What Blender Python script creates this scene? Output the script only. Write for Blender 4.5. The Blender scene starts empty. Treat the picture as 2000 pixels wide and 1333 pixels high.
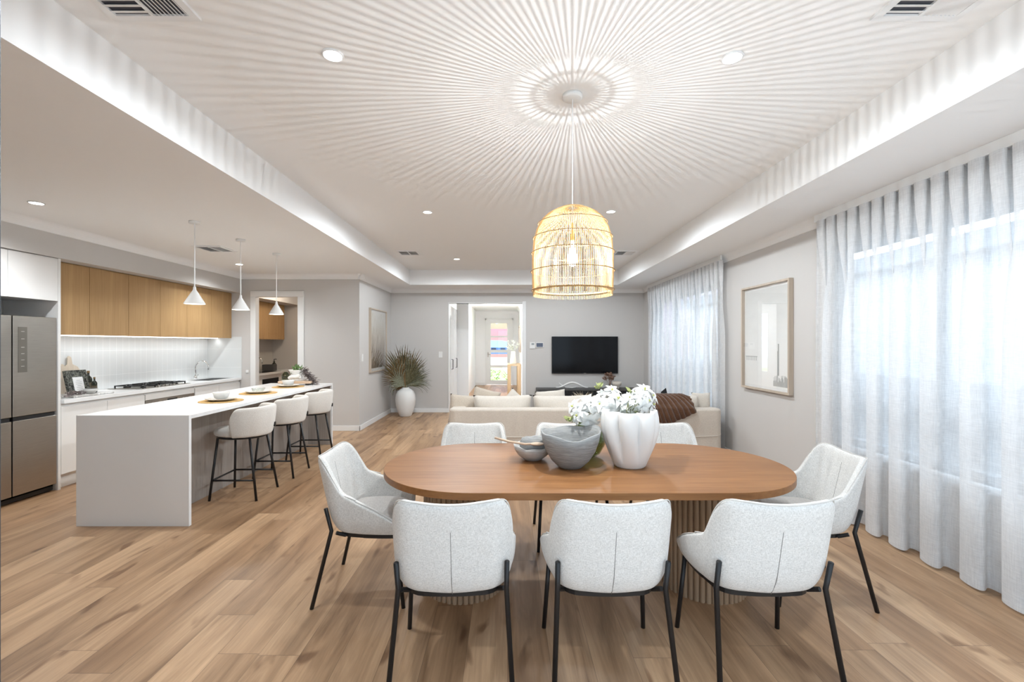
import bpy, bmesh, math, random
from mathutils import Vector, Matrix, noise
PI = math.pi
rnd = random.Random(7)
scn = bpy.context.scene
C = scn.collection

# ------------------------------------------------------------------ camera, world, exposure
cam_d = bpy.data.cameras.new('camera'); cam = bpy.data.objects.new('camera', cam_d); C.objects.link(cam)
cam.location = (0, 0, 1.5); cam.rotation_euler = (PI/2, 0, 0)
cam_d.sensor_width = 36; cam_d.lens = 16.0; cam_d.shift_x = .0045; cam_d.shift_y = .00275
cam_d.clip_start = .05; cam_d.clip_end = 300
scn.camera = cam
scn.view_settings.view_transform = 'Standard'; scn.view_settings.look = 'None'
scn.view_settings.gamma = 1; scn.view_settings.use_curve_mapping = False
scn.view_settings.exposure = 0.43

world = bpy.data.worlds.new('sky'); scn.world = world; world.use_nodes = True
def build_world():
    nt = world.node_tree; nt.nodes.clear(); N = nt.nodes; L = nt.links
    tc = N.new('ShaderNodeTexCoord'); sx = N.new('ShaderNodeSeparateXYZ'); L.new(tc.outputs['Generated'], sx.inputs[0])
    rp = N.new('ShaderNodeValToRGB'); L.new(sx.outputs['Z'], rp.inputs[0])          # sunset band by elevation
    e = rp.color_ramp.elements
    e[0].position = 0.0; e[0].color = (1.0, .52, .50, 1)
    e[1].position = .05; e[1].color = (.78, .50, .72, 1)
    q = e.new(.12); q.color = (.55, .45, .85, 1)
    q = e.new(.5); q.color = (.45, .55, 1, 1)
    day = N.new('ShaderNodeRGB'); day.outputs[0].default_value = (.70, .85, 1.0, 1)
    ds = N.new('ShaderNodeMixRGB'); ds.blend_type = 'MULTIPLY'; ds.inputs[0].default_value = 1
    L.new(day.outputs[0], ds.inputs[1])
    mb = N.new('ShaderNodeMapRange'); L.new(sx.outputs['Y'], mb.inputs['Value'])          # the sky behind the house is dimmer
    for k, v in (('From Min', -.75), ('From Max', .0), ('To Min', SKY_BACK), ('To Max', SKY)): mb.inputs[k].default_value = v
    L.new(mb.outputs[0], ds.inputs[2])
    mr = N.new('ShaderNodeMapRange'); L.new(sx.outputs['Y'], mr.inputs['Value'])
    mr.inputs['From Min'].default_value = .80; mr.inputs['From Max'].default_value = .96
    mx = N.new('ShaderNodeMixRGB'); L.new(mr.outputs[0], mx.inputs[0]); L.new(ds.outputs[0], mx.inputs[1]); L.new(rp.outputs[0], mx.inputs[2])
    bg = N.new('ShaderNodeBackground'); L.new(mx.outputs[0], bg.inputs[0]); bg.inputs[1].default_value = 1.0
    out = N.new('ShaderNodeOutputWorld'); L.new(bg.outputs[0], out.inputs[0])
SKY = 6.8; SKY_BACK = 1.5
build_world()

def light(name, kind, loc, energy, color=(1, 1, 1), rot=(0, 0, 0), **kw):
    d = bpy.data.lights.new(name, kind); d.energy = energy; d.color = color
    for k, v in kw.items(): setattr(d, k, v)
    o = bpy.data.objects.new(name, d); C.objects.link(o); o.location = loc; o.rotation_euler = rot
    return o
WARM = (1.0, .86, .70); NEUT = (.85, .935, 1.0)
DOWN = [(-.905, 2.36, 3.0), (1.176, 2.38, 3.0), (-.907, 5.17, 3.0), (1.17, 5.15, 3.0), (-.894, 8.03, 3.0), (1.17, 8.03, 3.0),
        (-4.0, 3.865, 2.7), (-4.03, 6.84, 2.7), (-.42, 12.1, 2.7)]
for i, (x, y, z) in enumerate(DOWN):
    light('downlight_beam', 'SPOT', (x, y, z-.03), (54 if y < 3 else 88 if y < 7 else 66) if x > -3 else 72, NEUT if x > -3 else (.88, .94, .98), spot_size=math.radians(178 if x > -3 else 150), spot_blend=.35 if x > -3 else .9, shadow_soft_size=.045)
for k in range(5):      # the long filament inside the clear bulb
    light('pendant_bulb_light', 'POINT', (.392, 2.744, 1.978+.019*k), 36/5, (.93, .975, 1), shadow_soft_size=.003)
for y in (4.46, 5.23, 6.04):
    light('cone_pendant_light', 'SPOT', (-3.065, y, 1.884), 13, (1, .93, .83), spot_size=math.radians(130), spot_blend=.4, shadow_soft_size=.03)
light('cabinet_strip_light', 'AREA', (-4.98, 6.25, 1.582), 2.6, (.96, .98, 1), shape='RECTANGLE', size=.02, size_y=3.1)
light('pantry_light', 'POINT', (-4.1, 9.0, 2.55), 20, WARM, shadow_soft_size=.1)
light('hall_light', 'POINT', (-.45, 13.6, 2.5), 30, (1, .97, .93), shadow_soft_size=.15)
light('porch_light', 'POINT', (-.3, 17.6, 2.6), 30, (1, .8, .6), shadow_soft_size=.1)
light('hall_side_window_light', 'AREA', (-2.2, 12.9, 1.6), 28, (1, .99, .97), rot=(0, -PI/2, 0), shape='RECTANGLE', size=1.8, size_y=1.2)

# ------------------------------------------------------------------ materials
def mat(name, col, rough=.6, metal=0, spec=.5, emit=None, estr=0, trans=0, ior=1.45, alpha=1, sheen=0, coat=0):
    m = bpy.data.materials.new(name); m.use_nodes = True; b = m.node_tree.nodes['Principled BSDF']
    b.inputs['Base Color'].default_value = (*col, 1); b.inputs['Roughness'].default_value = rough
    b.inputs['Metallic'].default_value = metal; b.inputs['Specular IOR Level'].default_value = spec
    b.inputs['IOR'].default_value = ior; b.inputs['Transmission Weight'].default_value = trans
    b.inputs['Alpha'].default_value = alpha; b.inputs['Sheen Weight'].default_value = sheen; b.inputs['Coat Weight'].default_value = coat
    if emit: b.inputs['Emission Color'].default_value = (*emit, 1); b.inputs['Emission Strength'].default_value = estr
    return m
class G:
    """small node-graph helper"""
    def __init__(s, m): s.m = m; s.nt = m.node_tree; s.N = s.nt.nodes; s.L = s.nt.links; s.b = s.N.get('Principled BSDF')
    def n(s, t, **kw):
        x = s.N.new(t)
        for k, v in kw.items(): setattr(x, k, v)
        return x
    def set(s, inp, v):
        if hasattr(v, 'is_output') or isinstance(v, bpy.types.NodeSocket): s.L.new(v, inp)
        else: inp.default_value = v
    def math(s, op, a, b=0, c=None):
        x = s.n('ShaderNodeMath', operation=op); s.set(x.inputs[0], a); s.set(x.inputs[1], b)
        if c is not None: s.set(x.inputs[2], c)
        return x.outputs[0]
    def xyz(s, coord='Object'):
        t = s.n('ShaderNodeTexCoord'); x = s.n('ShaderNodeSeparateXYZ'); s.L.new(t.outputs[coord], x.inputs[0]); return x.outputs
    def comb(s, a, b, c):
        x = s.n('ShaderNodeCombineXYZ'); s.set(x.inputs[0], a); s.set(x.inputs[1], b); s.set(x.inputs[2], c); return x.outputs[0]
    def noise(s, vec, scale, detail=4, rough=.55, dist=0):
        x = s.n('ShaderNodeTexNoise'); s.L.new(vec, x.inputs['Vector']); x.inputs['Scale'].default_value = scale
        x.inputs['Detail'].default_value = detail; x.inputs['Roughness'].default_value = rough; x.inputs['Distortion'].default_value = dist
        return x.outputs['Fac']
    def ramp(s, fac, stops):
        x = s.n('ShaderNodeValToRGB'); s.set(x.inputs[0], fac); e = x.color_ramp.elements
        e[0].position, e[0].color = stops[0][0], (*stops[0][1], 1); e[1].position, e[1].color = stops[1][0], (*stops[1][1], 1)
        for p, c in stops[2:]:
            q = e.new(p); q.color = (*c, 1)
        return x.outputs[0]
    def mix(s, f, a, b, bt='MIX'):
        x = s.n('ShaderNodeMixRGB', blend_type=bt); s.set(x.inputs[0], f)
        s.set(x.inputs[1], a if not isinstance(a, tuple) else (*a, 1)); s.set(x.inputs[2], b if not isinstance(b, tuple) else (*b, 1)); return x.outputs[0]
    def bump(s, h, strength=.3, dist=.002):
        x = s.n('ShaderNodeBump'); s.L.new(h, x.inputs['Height']); x.inputs['Strength'].default_value = strength; x.inputs['Distance'].default_value = dist
        s.L.new(x.outputs[0], s.b.inputs['Normal'])

def m_floor():
    m = mat('oak_plank_floor', (.5, .35, .22), .36, spec=.42); g = G(m); X, Y, Z = g.xyz()
    W, LN = .20, 1.8
    row = g.math('FLOOR', g.math('DIVIDE', X, W)); fr = g.math('FRACT', g.math('DIVIDE', X, W))
    wn = g.n('ShaderNodeTexWhiteNoise', noise_dimensions='1D'); g.L.new(row, wn.inputs['W'])
    off = g.math('MULTIPLY', wn.outputs['Value'], 7.3)
    yy = g.math('ADD', g.math('DIVIDE', Y, LN), off); col = g.math('FLOOR', yy); fy = g.math('FRACT', yy)
    w2 = g.n('ShaderNodeTexWhiteNoise', noise_dimensions='2D'); g.L.new(g.comb(row, col, 0), w2.inputs['Vector'])
    r = w2.outputs['Value']
    base = g.ramp(r, [(0, (.385, .233, .130)), (1, (.57, .378, .228)), (.5, (.465, .30, .176))])
    ro = g.math('MULTIPLY', r, 37.0)
    v1 = g.comb(g.math('ADD', g.math('MULTIPLY', X, 7), ro), g.math('MULTIPLY', Y, .75), ro)
    n1 = g.noise(v1, 1.0, 5, .6, .9)
    streak = g.ramp(n1, [(.26, (.34, .285, .25)), (.62, (1.12, 1.11, 1.10)), (.42, (.76, .71, .67))])
    v2 = g.comb(g.math('ADD', g.math('MULTIPLY', X, 90), ro), g.math('MULTIPLY', Y, 3), ro)
    n2 = g.noise(v2, 1.0, 3, .6)
    fine = g.ramp(n2, [(.3, (.86, .85, .84)), (.7, (1.05, 1.05, 1.05))])
    v3 = g.comb(g.math('ADD', g.math('MULTIPLY', X, 4.5), ro), g.math('MULTIPLY', Y, 1.6), ro)
    n3 = g.noise(v3, 1.6, 2, .5, .4)
    knot = g.ramp(n3, [(.28, (.42, .34, .29)), (.36, (1, 1, 1))])
    c = g.mix(.85, base, streak, 'MULTIPLY'); c = g.mix(1, c, fine, 'MULTIPLY'); c = g.mix(.8, c, knot, 'MULTIPLY')
    e1 = g.math('LESS_THAN', fr, .012); e2 = g.math('LESS_THAN', fy, .0018)
    c = g.mix(g.math('MULTIPLY', g.math('MAXIMUM', e1, e2), .55), c, (.10, .06, .04))
    g.L.new(c, g.b.inputs['Base Color'])
    g.set(g.b.inputs['Roughness'], g.math('ADD', .33, g.math('MULTIPLY', n2, .12)))
    g.bump(g.math('SUBTRACT', n2, g.math('MAXIMUM', e1, e2)), .12, .002)
    return m
def m_grain(name, a, b, axis='Z', freq=70, rough=.5, spec=.4, big=.5):
    """straight grained timber: fine streaks along one axis"""
    m = mat(name, a, rough, spec=spec); g = G(m); X, Y, Z = g.xyz()
    f = {'X': (3, freq, freq), 'Y': (freq, 3, freq), 'Z': (freq, freq, 2.2)}[axis]
    v = g.comb(g.math('MULTIPLY', X, f[0]), g.math('MULTIPLY', Y, f[1]), g.math('MULTIPLY', Z, f[2]))
    n1 = g.noise(v, 1, 4, .65); 
    f2 = [k*.12 if k > 10 else k*.25 for k in f]
    v2 = g.comb(g.math('MULTIPLY', X, f2[0]), g.math('MULTIPLY', Y, f2[1]), g.math('MULTIPLY', Z, f2[2]))
    n2 = g.noise(v2, 1, 3, .6, .6)
    t = g.math('ADD', g.math('MULTIPLY', n1, 1-big), g.math('MULTIPLY', n2, big))
    c = g.ramp(t, [(.32, a), (.66, b)]); g.L.new(c, g.b.inputs['Base Color']); g.bump(n1, .08, .001)
    return m
def m_cloth(name, a, b, sc=260, rough=.95, bump=.35, sheen=.2):
    m = mat(name, a, rough, spec=.15, sheen=sheen); g = G(m); t = g.n('ShaderNodeTexCoord').outputs['Object']
    X, Y, Z = g.xyz()
    n1 = g.noise(g.comb(g.math('MULTIPLY', X, sc*.35), g.math('MULTIPLY', Y, sc*.35), g.math('MULTIPLY', Z, sc*1.6)), 1, 2, .6)
    n2 = g.noise(g.comb(g.math('MULTIPLY', X, sc*1.4), g.math('MULTIPLY', Y, sc*1.4), g.math('MULTIPLY', Z, sc*.3)), 1, 2, .6)
    n3 = g.noise(t, 14, 3, .6)
    s = g.math('MULTIPLY', g.math('ADD', g.math('ADD', n1, n2), g.math('MULTIPLY', n3, .15)), .465)
    c = g.ramp(s, [(.38, a), (.60, b)]); g.L.new(c, g.b.inputs['Base Color']); g.bump(s, bump, .0015)
    return m
def m_boucle(name, a, b):
    m = mat(name, a, .97, spec=.1, sheen=.3); g = G(m); t = g.n('ShaderNodeTexCoord').outputs['Object']
    n1 = g.noise(t, 190, 3, .7); c = g.ramp(n1, [(.35, a), (.65, b)]); g.L.new(c, g.b.inputs['Base Color']); g.bump(n1, .6, .004)
    return m
def m_sheer():
    m = bpy.data.materials.new('sheer_linen'); m.use_nodes = True; g = G(m); g.N.clear()
    X, Y, Z = g.xyz()
    n1 = g.noise(g.comb(g.math('MULTIPLY', X, 8), g.math('MULTIPLY', Y, 420), g.math('MULTIPLY', Z, 14)), 1, 2, .6)
    n2 = g.noise(g.comb(g.math('MULTIPLY', X, 8), g.math('MULTIPLY', Y, 18), g.math('MULTIPLY', Z, 420)), 1, 2, .6)
    w = g.math('MULTIPLY', g.math('ADD', n1, n2), .5)
    col = g.ramp(w, [(.35, (.82, .82, .825)), (.65, (.93, .93, .93))])
    d = g.n('ShaderNodeBsdfDiffuse'); g.L.new(col, d.inputs[0])
    tl = g.n('ShaderNodeBsdfTranslucent'); g.L.new(col, tl.inputs[0])
    tr = g.n('ShaderNodeBsdfTransparent'); tr.inputs[0].default_value = (1, 1, 1, 1)
    a = g.n('ShaderNodeMixShader'); a.inputs[0].default_value = .38; g.L.new(d.outputs[0], a.inputs[1]); g.L.new(tl.outputs[0], a.inputs[2])
    b = g.n('ShaderNodeMixShader'); g.set(b.inputs[0], g.math('SUBTRACT', .42, g.math('MULTIPLY', w, .42)))
    g.L.new(a.outputs[0], b.inputs[1]); g.L.new(tr.outputs[0], b.inputs[2])
    o = g.n('ShaderNodeOutputMaterial'); g.L.new(b.outputs[0], o.inputs[0]); return m
def m_glass(name='pane_glass', tint=(1, 1, 1), refl=.08):
    m = bpy.data.materials.new(name); m.use_nodes = True; g = G(m); g.N.clear()
    tr = g.n('ShaderNodeBsdfTransparent'); tr.inputs[0].default_value = (*tint, 1)
    gl = g.n('ShaderNodeBsdfGlossy'); gl.inputs['Roughness'].default_value = .01
    lw = g.n('ShaderNodeLayerWeight'); lw.inputs[0].default_value = .5
    fr = g.math('ADD', .04, g.math('MULTIPLY', .9, g.math('POWER', lw.outputs['Facing'], 4.5)))
    mx = g.n('ShaderNodeMixShader'); g.L.new(fr, mx.inputs[0]); g.L.new(tr.outputs[0], mx.inputs[1]); g.L.new(gl.outputs[0], mx.inputs[2])
    o = g.n('ShaderNodeOutputMaterial'); g.L.new(mx.outputs[0], o.inputs[0]); return m
def m_bulb():
    m = bpy.data.materials.new('bulb_glow_glass'); m.use_nodes = True; g = G(m); g.N.clear()
    tr = g.n('ShaderNodeBsdfTransparent'); em = g.n('ShaderNodeEmission'); em.inputs[0].default_value = (1, .93, .8, 1); em.inputs[1].default_value = 14
    mx = g.n('ShaderNodeMixShader'); mx.inputs[0].default_value = .2; g.L.new(tr.outputs[0], mx.inputs[1]); g.L.new(em.outputs[0], mx.inputs[2])
    o = g.n('ShaderNodeOutputMaterial'); g.L.new(mx.outputs[0], o.inputs[0]); return m
def m_steel():
    m = mat('brushed_steel', (.40, .37, .33), .30, metal=1); g = G(m); X, Y, Z = g.xyz()
    n = g.noise(g.comb(g.math('MULTIPLY', X, 6), g.math('MULTIPLY', Y, 6), g.math('MULTIPLY', Z, 900)), 1, 2, .5)
    g.L.new(g.ramp(n, [(.3, (.37, .345, .31)), (.7, (.44, .41, .37))]), g.b.inputs['Base Color'])
    g.set(g.b.inputs['Roughness'], g.math('ADD', .24, g.math('MULTIPLY', n, .14))); return m
def m_tile():
    m = mat('white_wall_tile', (.82, .83, .82), .18, spec=.5); g = G(m); X, Y, Z = g.xyz()
    def line(c, w, o, t):
        f = g.math('FRACT', g.math('DIVIDE', g.math('ADD', c, o), w)); return g.math('LESS_THAN', f, t/w)
    l = g.math('MAXIMUM', g.math('MAXIMUM', line(Y, .1, 0, .004), line(Z, .315, -.15, .004)), line(X, .1, 0, .0))
    g.L.new(g.mix(g.math('MULTIPLY', l, .6), (.70, .715, .71), (.98, .98, .98)), g.b.inputs['Base Color'])
    n = g.noise(g.n('ShaderNodeTexCoord').outputs['Object'], 7, 2, .5)
    g.bump(g.math('SUBTRACT', g.math('MULTIPLY', n, .5), l), .25, .003); return m
def m_marble(name, a, b, sc=9):
    m = mat(name, a, .25); g = G(m); n = g.noise(g.n('ShaderNodeTexCoord').outputs['Object'], sc, 6, .7, 1.5)
    g.L.new(g.ramp(n, [(.45, a), (.56, b)]), g.b.inputs['Base Color']); return m
def m_leaf(name, a, b, sc=30):
    m = mat(name, a, .7, spec=.2); g = G(m); n = g.noise(g.n('ShaderNodeTexCoord').outputs['Object'], sc, 3, .6)
    g.L.new(g.ramp(n, [(.35, a), (.65, b)]), g.b.inputs['Base Color']); return m
def m_stoneware(name, a, b):
    m = mat(name, a, .85, spec=.2); g = G(m); X, Y, Z = g.xyz()
    n = g.noise(g.comb(g.math('MULTIPLY', X, 12), g.math('MULTIPLY', Y, 12), g.math('MULTIPLY', Z, 160)), 1, 4, .7)
    g.L.new(g.ramp(n, [(.33, a), (.66, b)]), g.b.inputs['Base Color']); g.bump(n, .5, .003); return m
def m_fur():
    m = mat('brown_ribbed_fur', (.10, .042, .02), .8, spec=.15, sheen=.35); g = G(m)
    n = g.noise(g.n('ShaderNodeTexCoord').outputs['Object'], 130, 3, .7)
    g.L.new(g.ramp(n, [(.3, (.05, .02, .009)), (.7, (.16, .072, .034))]), g.b.inputs['Base Color']); g.bump(n, .8, .006); return m
def m_print_grass():
    m = mat('grass_photo_print', (.7, .68, .62), .6); g = G(m); X, Y, Z = g.xyz('Generated')
    n = g.noise(g.comb(g.math('MULTIPLY', Y, 14), 0, g.math('MULTIPLY', Z, 3.5)), 1, 5, .7, .8)
    t = g.math('ADD', g.math('MULTIPLY', n, .75), g.math('MULTIPLY', Z, .52))
    g.L.new(g.ramp(t, [(.33, (.10, .075, .055)), (.95, (.80, .79, .75)), (.5, (.33, .26, .20)), (.66, (.56, .49, .40)), (.78, (.70, .66, .58))]), g.b.inputs['Base Color']); return m
def m_print_pier():
    m = mat('pier_photo_print', (.8, .79, .76), .5); g = G(m); X, Y, Z = g.xyz('Generated')
    n = g.noise(g.comb(g.math('MULTIPLY', Y, 3), 0, g.math('MULTIPLY', Z, 12)), 1, 4, .6)
    g.L.new(g.ramp(g.math('ADD', g.math('MULTIPLY', Z, .6), g.math('MULTIPLY', n, .25)), [(.1, (.86, .85, .82)), (.7, (.66, .655, .63)), (.38, (.80, .795, .77))]), g.b.inputs['Base Color']); return m

M = dict(
    floor=m_floor(), wall=mat('greige_paint', (.595, .572, .55), .85, spec=.2), ceil=mat('white_ceiling_paint', (.88, .875, .87), .9, spec=.15),
    trim=mat('white_gloss_trim', (.80, .795, .785), .5), white_cab=mat('white_cabinet', (.76, .745, .725), .45),
    oak=m_grain('oak_veneer', (.36, .21, .09), (.50, .32, .15), 'Z', 80), oak_y=m_grain('oak_rail', (.46, .30, .16), (.60, .42, .25), 'Y', 80),
    table=m_grain('table_oak_top', (.20, .084, .030), (.335, .158, .060), 'X', 46, .42, .3, .45), table_base=m_grain('table_oak_slats', (.26, .165, .10), (.42, .29, .185), 'Z', 70),
    grey_oak=m_grain('grey_oak_laminate', (.27, .235, .205), (.40, .355, .32), 'Z', 60), stone=mat('white_stone', (.80, .80, .795), .22),
    linen=m_cloth('oat_linen', (.58, .57, .545), (.82, .81, .785)), seat_cloth=m_cloth('seat_linen', (.47, .44, .41), (.62, .59, .56)),
    seam=mat('seam_shadow_thread', (.22, .21, .2), .9), piping=mat('linen_piping', (.62, .60, .57), .9),
    boucle=m_boucle('cream_boucle', (.66, .62, .57), (.82, .79, .74)), black=mat('black_powder_metal', (.012, .012, .013), .38, spec=.5),
    sofa=m_cloth('sand_sofa_linen', (.56, .495, .42), (.68, .61, .535), 200, .95, .2), pillow=m_cloth('tan_pillow_linen', (.46, .385, .31), (.60, .52, .43), 200, .95, .2),
    sofa_cushion=m_cloth('beige_cushion_linen', (.60, .54, .47), (.72, .66, .585), 200, .95, .2),
    fur=m_fur(), sheer=m_sheer(), heading=mat('curtain_heading_tape', (.36, .355, .35), .9), glass=m_glass(), green_glass=m_glass('sage_glass', (.60, .66, .52)),
    clear_glass=m_glass('clear_glass', (.93, .95, .94)), steel=m_steel(), chrome=mat('chrome', (.72, .72, .72), .12, metal=1), dark=mat('dark_gap', (.01, .01, .01), .6),
    tile=m_tile(), pot_white=mat('matt_white_ceramic', (.80, .79, .77), .6), ceramic=mat('glazed_white_ceramic', (.60, .59, .565), .3),
    stoneware=m_stoneware('grey_stoneware', (.22, .225, .225), (.36, .365, .36)), bowl_small=m_stoneware('pale_grey_stoneware', (.42, .41, .39), (.60, .59, .57)),
    petal=mat('white_petal', (.86, .86, .83), .6, spec=.2, sheen=.2), pistil=mat('yellow_green_pistil', (.45, .46, .14), .8), stem=mat('brown_green_stem', (.13, .14, .05), .8),
    leaf=m_leaf('green_leaf', (.08, .15, .05), (.16, .26, .09)), bud=mat('bud_green', (.30, .33, .13), .7),
    palm_a=m_leaf('dried_palm_olive', (.125, .115, .06), (.25, .235, .145)), palm_b=m_leaf('dried_palm_brown', (.13, .08, .035), (.27, .18, .09)), palm_c=m_leaf('dried_palm_sage', (.21, .215, .15), (.34, .345, .255)),
    trail=m_leaf('dusky_trailing_foliage', (.12, .095, .09), (.26, .22, .21)), dry=m_leaf('dry_stems', (.42, .35, .24), (.62, .54, .42)), dry_brown=m_leaf('dried_brown_flowers', (.18, .10, .07), (.34, .21, .15)),
    rattan=mat('natural_rattan', (.52, .34, .155), .6, spec=.2), rattan_hoop=mat('rattan_hoop', (.30, .18, .08), .6), cord=mat('white_cord', (.85, .85, .84), .5),
    bulb=mat('glowing_bulb', (1, 1, 1), .3, emit=(1, .95, .88), estr=2400), bulb_glass=m_bulb(), lamp_face=mat('downlight_lens', (1, 1, 1), .3, emit=(1, .97, .92), estr=14),
    warm_face=mat('warm_lamp_lens', (1, 1, 1), .3, emit=(1, .86, .66), estr=6), led=mat('led_strip', (1, 1, 1), .3, emit=(.97, .99, 1), estr=4),
    tv=mat('tv_glass', (.004, .004, .005), .12, spec=.25), tvb=mat('tv_bezel', (.02, .02, .022), .4), dark_cab=mat('charcoal_cabinet', (.07, .068, .066), .5), dark_slat=mat('black_fluting', (.022, .022, .024), .55),
    frame=m_grain('pale_oak_frame', (.44, .36, .28), (.58, .49, .40), 'Z', 90), console=m_grain('console_oak', (.50, .34, .19), (.66, .48, .29), 'Z', 80),
    matboard=mat('mat_board', (.80, .79, .77), .9), print_a=m_print_grass(), print_b=m_print_pier(), print_ink=mat('print_ink', (.33, .33, .31), .7),
    placemat=m_leaf('seagrass_placemat', (.40, .24, .08), (.54, .36, .15), 160), marble=m_marble('grey_marble', (.72, .71, .69), (.42, .40, .37)),
    board=m_grain('pale_board', (.55, .46, .36), (.72, .64, .53), 'Z', 60), riser=m_grain('light_timber_riser', (.52, .36, .24), (.70, .55, .42), 'X', 60),
    bottle=mat('dark_green_bottle', (.012, .016, .008), .12), label=mat('bottle_label', (.10, .08, .05), .7), gold=mat('amber_cap', (.22, .13, .05), .4), paper=mat('paper_card', (.78, .77, .76), .8),
    book=m_marble('botanical_cover', (.012, .014, .012), (.16, .165, .14), 30), ink=mat('printed_lines', (.35, .34, .33), .8), plastic=mat('switch_plastic', (.80, .79, .77), .4), lcd=mat('lcd_blue_grey', (.10, .12, .17), .3), lcd_g=mat('lcd_grey', (.34, .36, .36), .3),
    icon=mat('fridge_icons', (.42, .40, .36), .5), vent=mat('vent_white', (.82, .82, .82), .5), vent_in=mat('vent_shadow', (.10, .10, .115), .9), alu=mat('dark_aluminium', (.02, .03, .045), .4), win_frame=mat('grey_window_frame', (.30, .31, .32), .5),
    brick=m_marble('pale_render_wall', (.72, .73, .74), (.66, .67, .69), 2), fence=mat('grey_fence', (.30, .31, .32), .8), soffit=mat('eave_lining', (.34, .36, .38), .8), grass=m_leaf('lawn', (.28, .42, .07), (.46, .60, .14), 9), path=mat('pale_concrete', (.62, .60, .57), .9),
    blue_house=mat('blue_grey_cladding', (.14, .24, .42), .8), blue_roof=mat('blue_roof', (.10, .20, .40), .7), dark_window=mat('dark_house_window', (.03, .05, .09), .3),
    robe=mat('robe_door_white', (.78, .775, .76), .12), beige=mat('beige_back_painted', (.40, .36, .31), .7), rug=m_boucle('pale_wool_rug', (.60, .57, .53), (.72, .70, .66)),
)

# ------------------------------------------------------------------ builders
def bm_new(): return bmesh.new()
def bx(bm, x0, x1, y0, y1, z0, z1):
    vs = [bm.verts.new((x, y, z)) for z in (z0, z1) for x, y in ((x0, y0), (x1, y0), (x1, y1), (x0, y1))]
    for f in ((3, 2, 1, 0), (4, 5, 6, 7), (0, 1, 5, 4), (1, 2, 6, 5), (2, 3, 7, 6), (3, 0, 4, 7)): bm.faces.new([vs[i] for i in f])
    return bm
def box(*a): return bx(bm_new(), *a)
def tube(bm, pts, r, seg=8, cap=True, r2=None):
    pts = [Vector(p) for p in pts]; n = len(pts); rings = []
    prev = None
    for i, p in enumerate(pts):
        t = (pts[min(i+1, n-1)] - pts[max(i-1, 0)])
        if t.length < 1e-9: t = Vector((0, 0, 1))
        t.normalize()
        if prev is None:
            a = Vector((0, 0, 1)) if abs(t.z) < .9 else Vector((1, 0, 0)); u = t.cross(a).normalized()
        else:
            u = (prev - t*prev.dot(t)); u = u.normalized() if u.length > 1e-6 else t.orthogonal().normalized()
        prev = u; v = t.cross(u)
        rr = r if r2 is None else r + (r2-r)*i/max(1, n-1)
        if isinstance(r, (list, tuple)): rr = r[i]
        rings.append([bm.verts.new(p + (u*math.cos(2*PI*k/seg) + v*math.sin(2*PI*k/seg))*rr) for k in range(seg)])
    for a, b in zip(rings, rings[1:]):
        for k in range(seg): bm.faces.new((a[k], a[(k+1) % seg], b[(k+1) % seg], b[k]))
    if cap: bm.faces.new(rings[0][::-1]); bm.faces.new(rings[-1])
    return bm
def ring(bm, c, r, t, seg=48, ts=6, sx=1, sy=1):
    rs = []
    for i in range(seg):
        a = 2*PI*i/seg; d = Vector((math.cos(a), math.sin(a), 0)); rs.append([bm.verts.new(Vector(c) + Vector((d.x*(r+t*math.cos(2*PI*k/ts))*sx, d.y*(r+t*math.cos(2*PI*k/ts))*sy, t*math.sin(2*PI*k/ts)))) for k in range(ts)])
    for i in range(seg):
        a, b = rs[i], rs[(i+1) % seg]
        for k in range(ts): bm.faces.new((a[k], b[k], b[(k+1) % ts], a[(k+1) % ts]))
    return bm
def lathe(bm, prof, seg=32, c=(0, 0, 0), fn=None):
    """prof: list of (r, z); fn(ang, z, r) -> r"""
    rs = []
    for r, z in prof:
        if r < 1e-5: rs.append([bm.verts.new((c[0], c[1], c[2]+z))])
        else: rs.append([bm.verts.new((c[0]+(fn(2*PI*k/seg, z, r) if fn else r)*math.cos(2*PI*k/seg), c[1]+(fn(2*PI*k/seg, z, r) if fn else r)*math.sin(2*PI*k/seg), c[2]+z)) for k in range(seg)])
    for a, b in zip(rs, rs[1:]):
        for k in range(seg):
            k2 = (k+1) % seg
            if len(a) == 1 and len(b) == 1: continue
            if len(a) == 1: bm.faces.new((a[0], b[k2], b[k]))
            elif len(b) == 1: bm.faces.new((a[k], a[k2], b[0]))
            else: bm.faces.new((a[k], a[k2], b[k2], b[k]))
    return bm
def prism(bm, poly, z0, z1):
    a = [bm.verts.new((x, y, z0)) for x, y in poly]; b = [bm.verts.new((x, y, z1)) for x, y in poly]; n = len(poly)
    bm.faces.new(a[::-1]); bm.faces.new(b)
    for i in range(n): bm.faces.new((a[i], a[(i+1) % n], b[(i+1) % n], b[i]))
    return bm
def sweep(bm, prof, p0, p1, nrm):
    """prof: (d along nrm, z) closed polygon swept p0->p1 (xy points)"""
    A = [bm.verts.new((p0[0]+nrm[0]*d, p0[1]+nrm[1]*d, z)) for d, z in prof]; B = [bm.verts.new((p1[0]+nrm[0]*d, p1[1]+nrm[1]*d, z)) for d, z in prof]; n = len(prof)
    bm.faces.new(A[::-1]); bm.faces.new(B)
    for i in range(n): bm.faces.new((A[i], A[(i+1) % n], B[(i+1) % n], B[i]))
    return bm
def grid(bm, nu, nv, fn, closed_u=False):
    vs = [[bm.verts.new(fn(i/(nu-1) if not closed_u else i/nu, j/(nv-1))) for j in range(nv)] for i in range(nu)]
    for i in range(nu if closed_u else nu-1):
        for j in range(nv-1): bm.faces.new((vs[i][j], vs[(i+1) % nu][j], vs[(i+1) % nu][j+1], vs[i][j+1]))
    return vs
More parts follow.
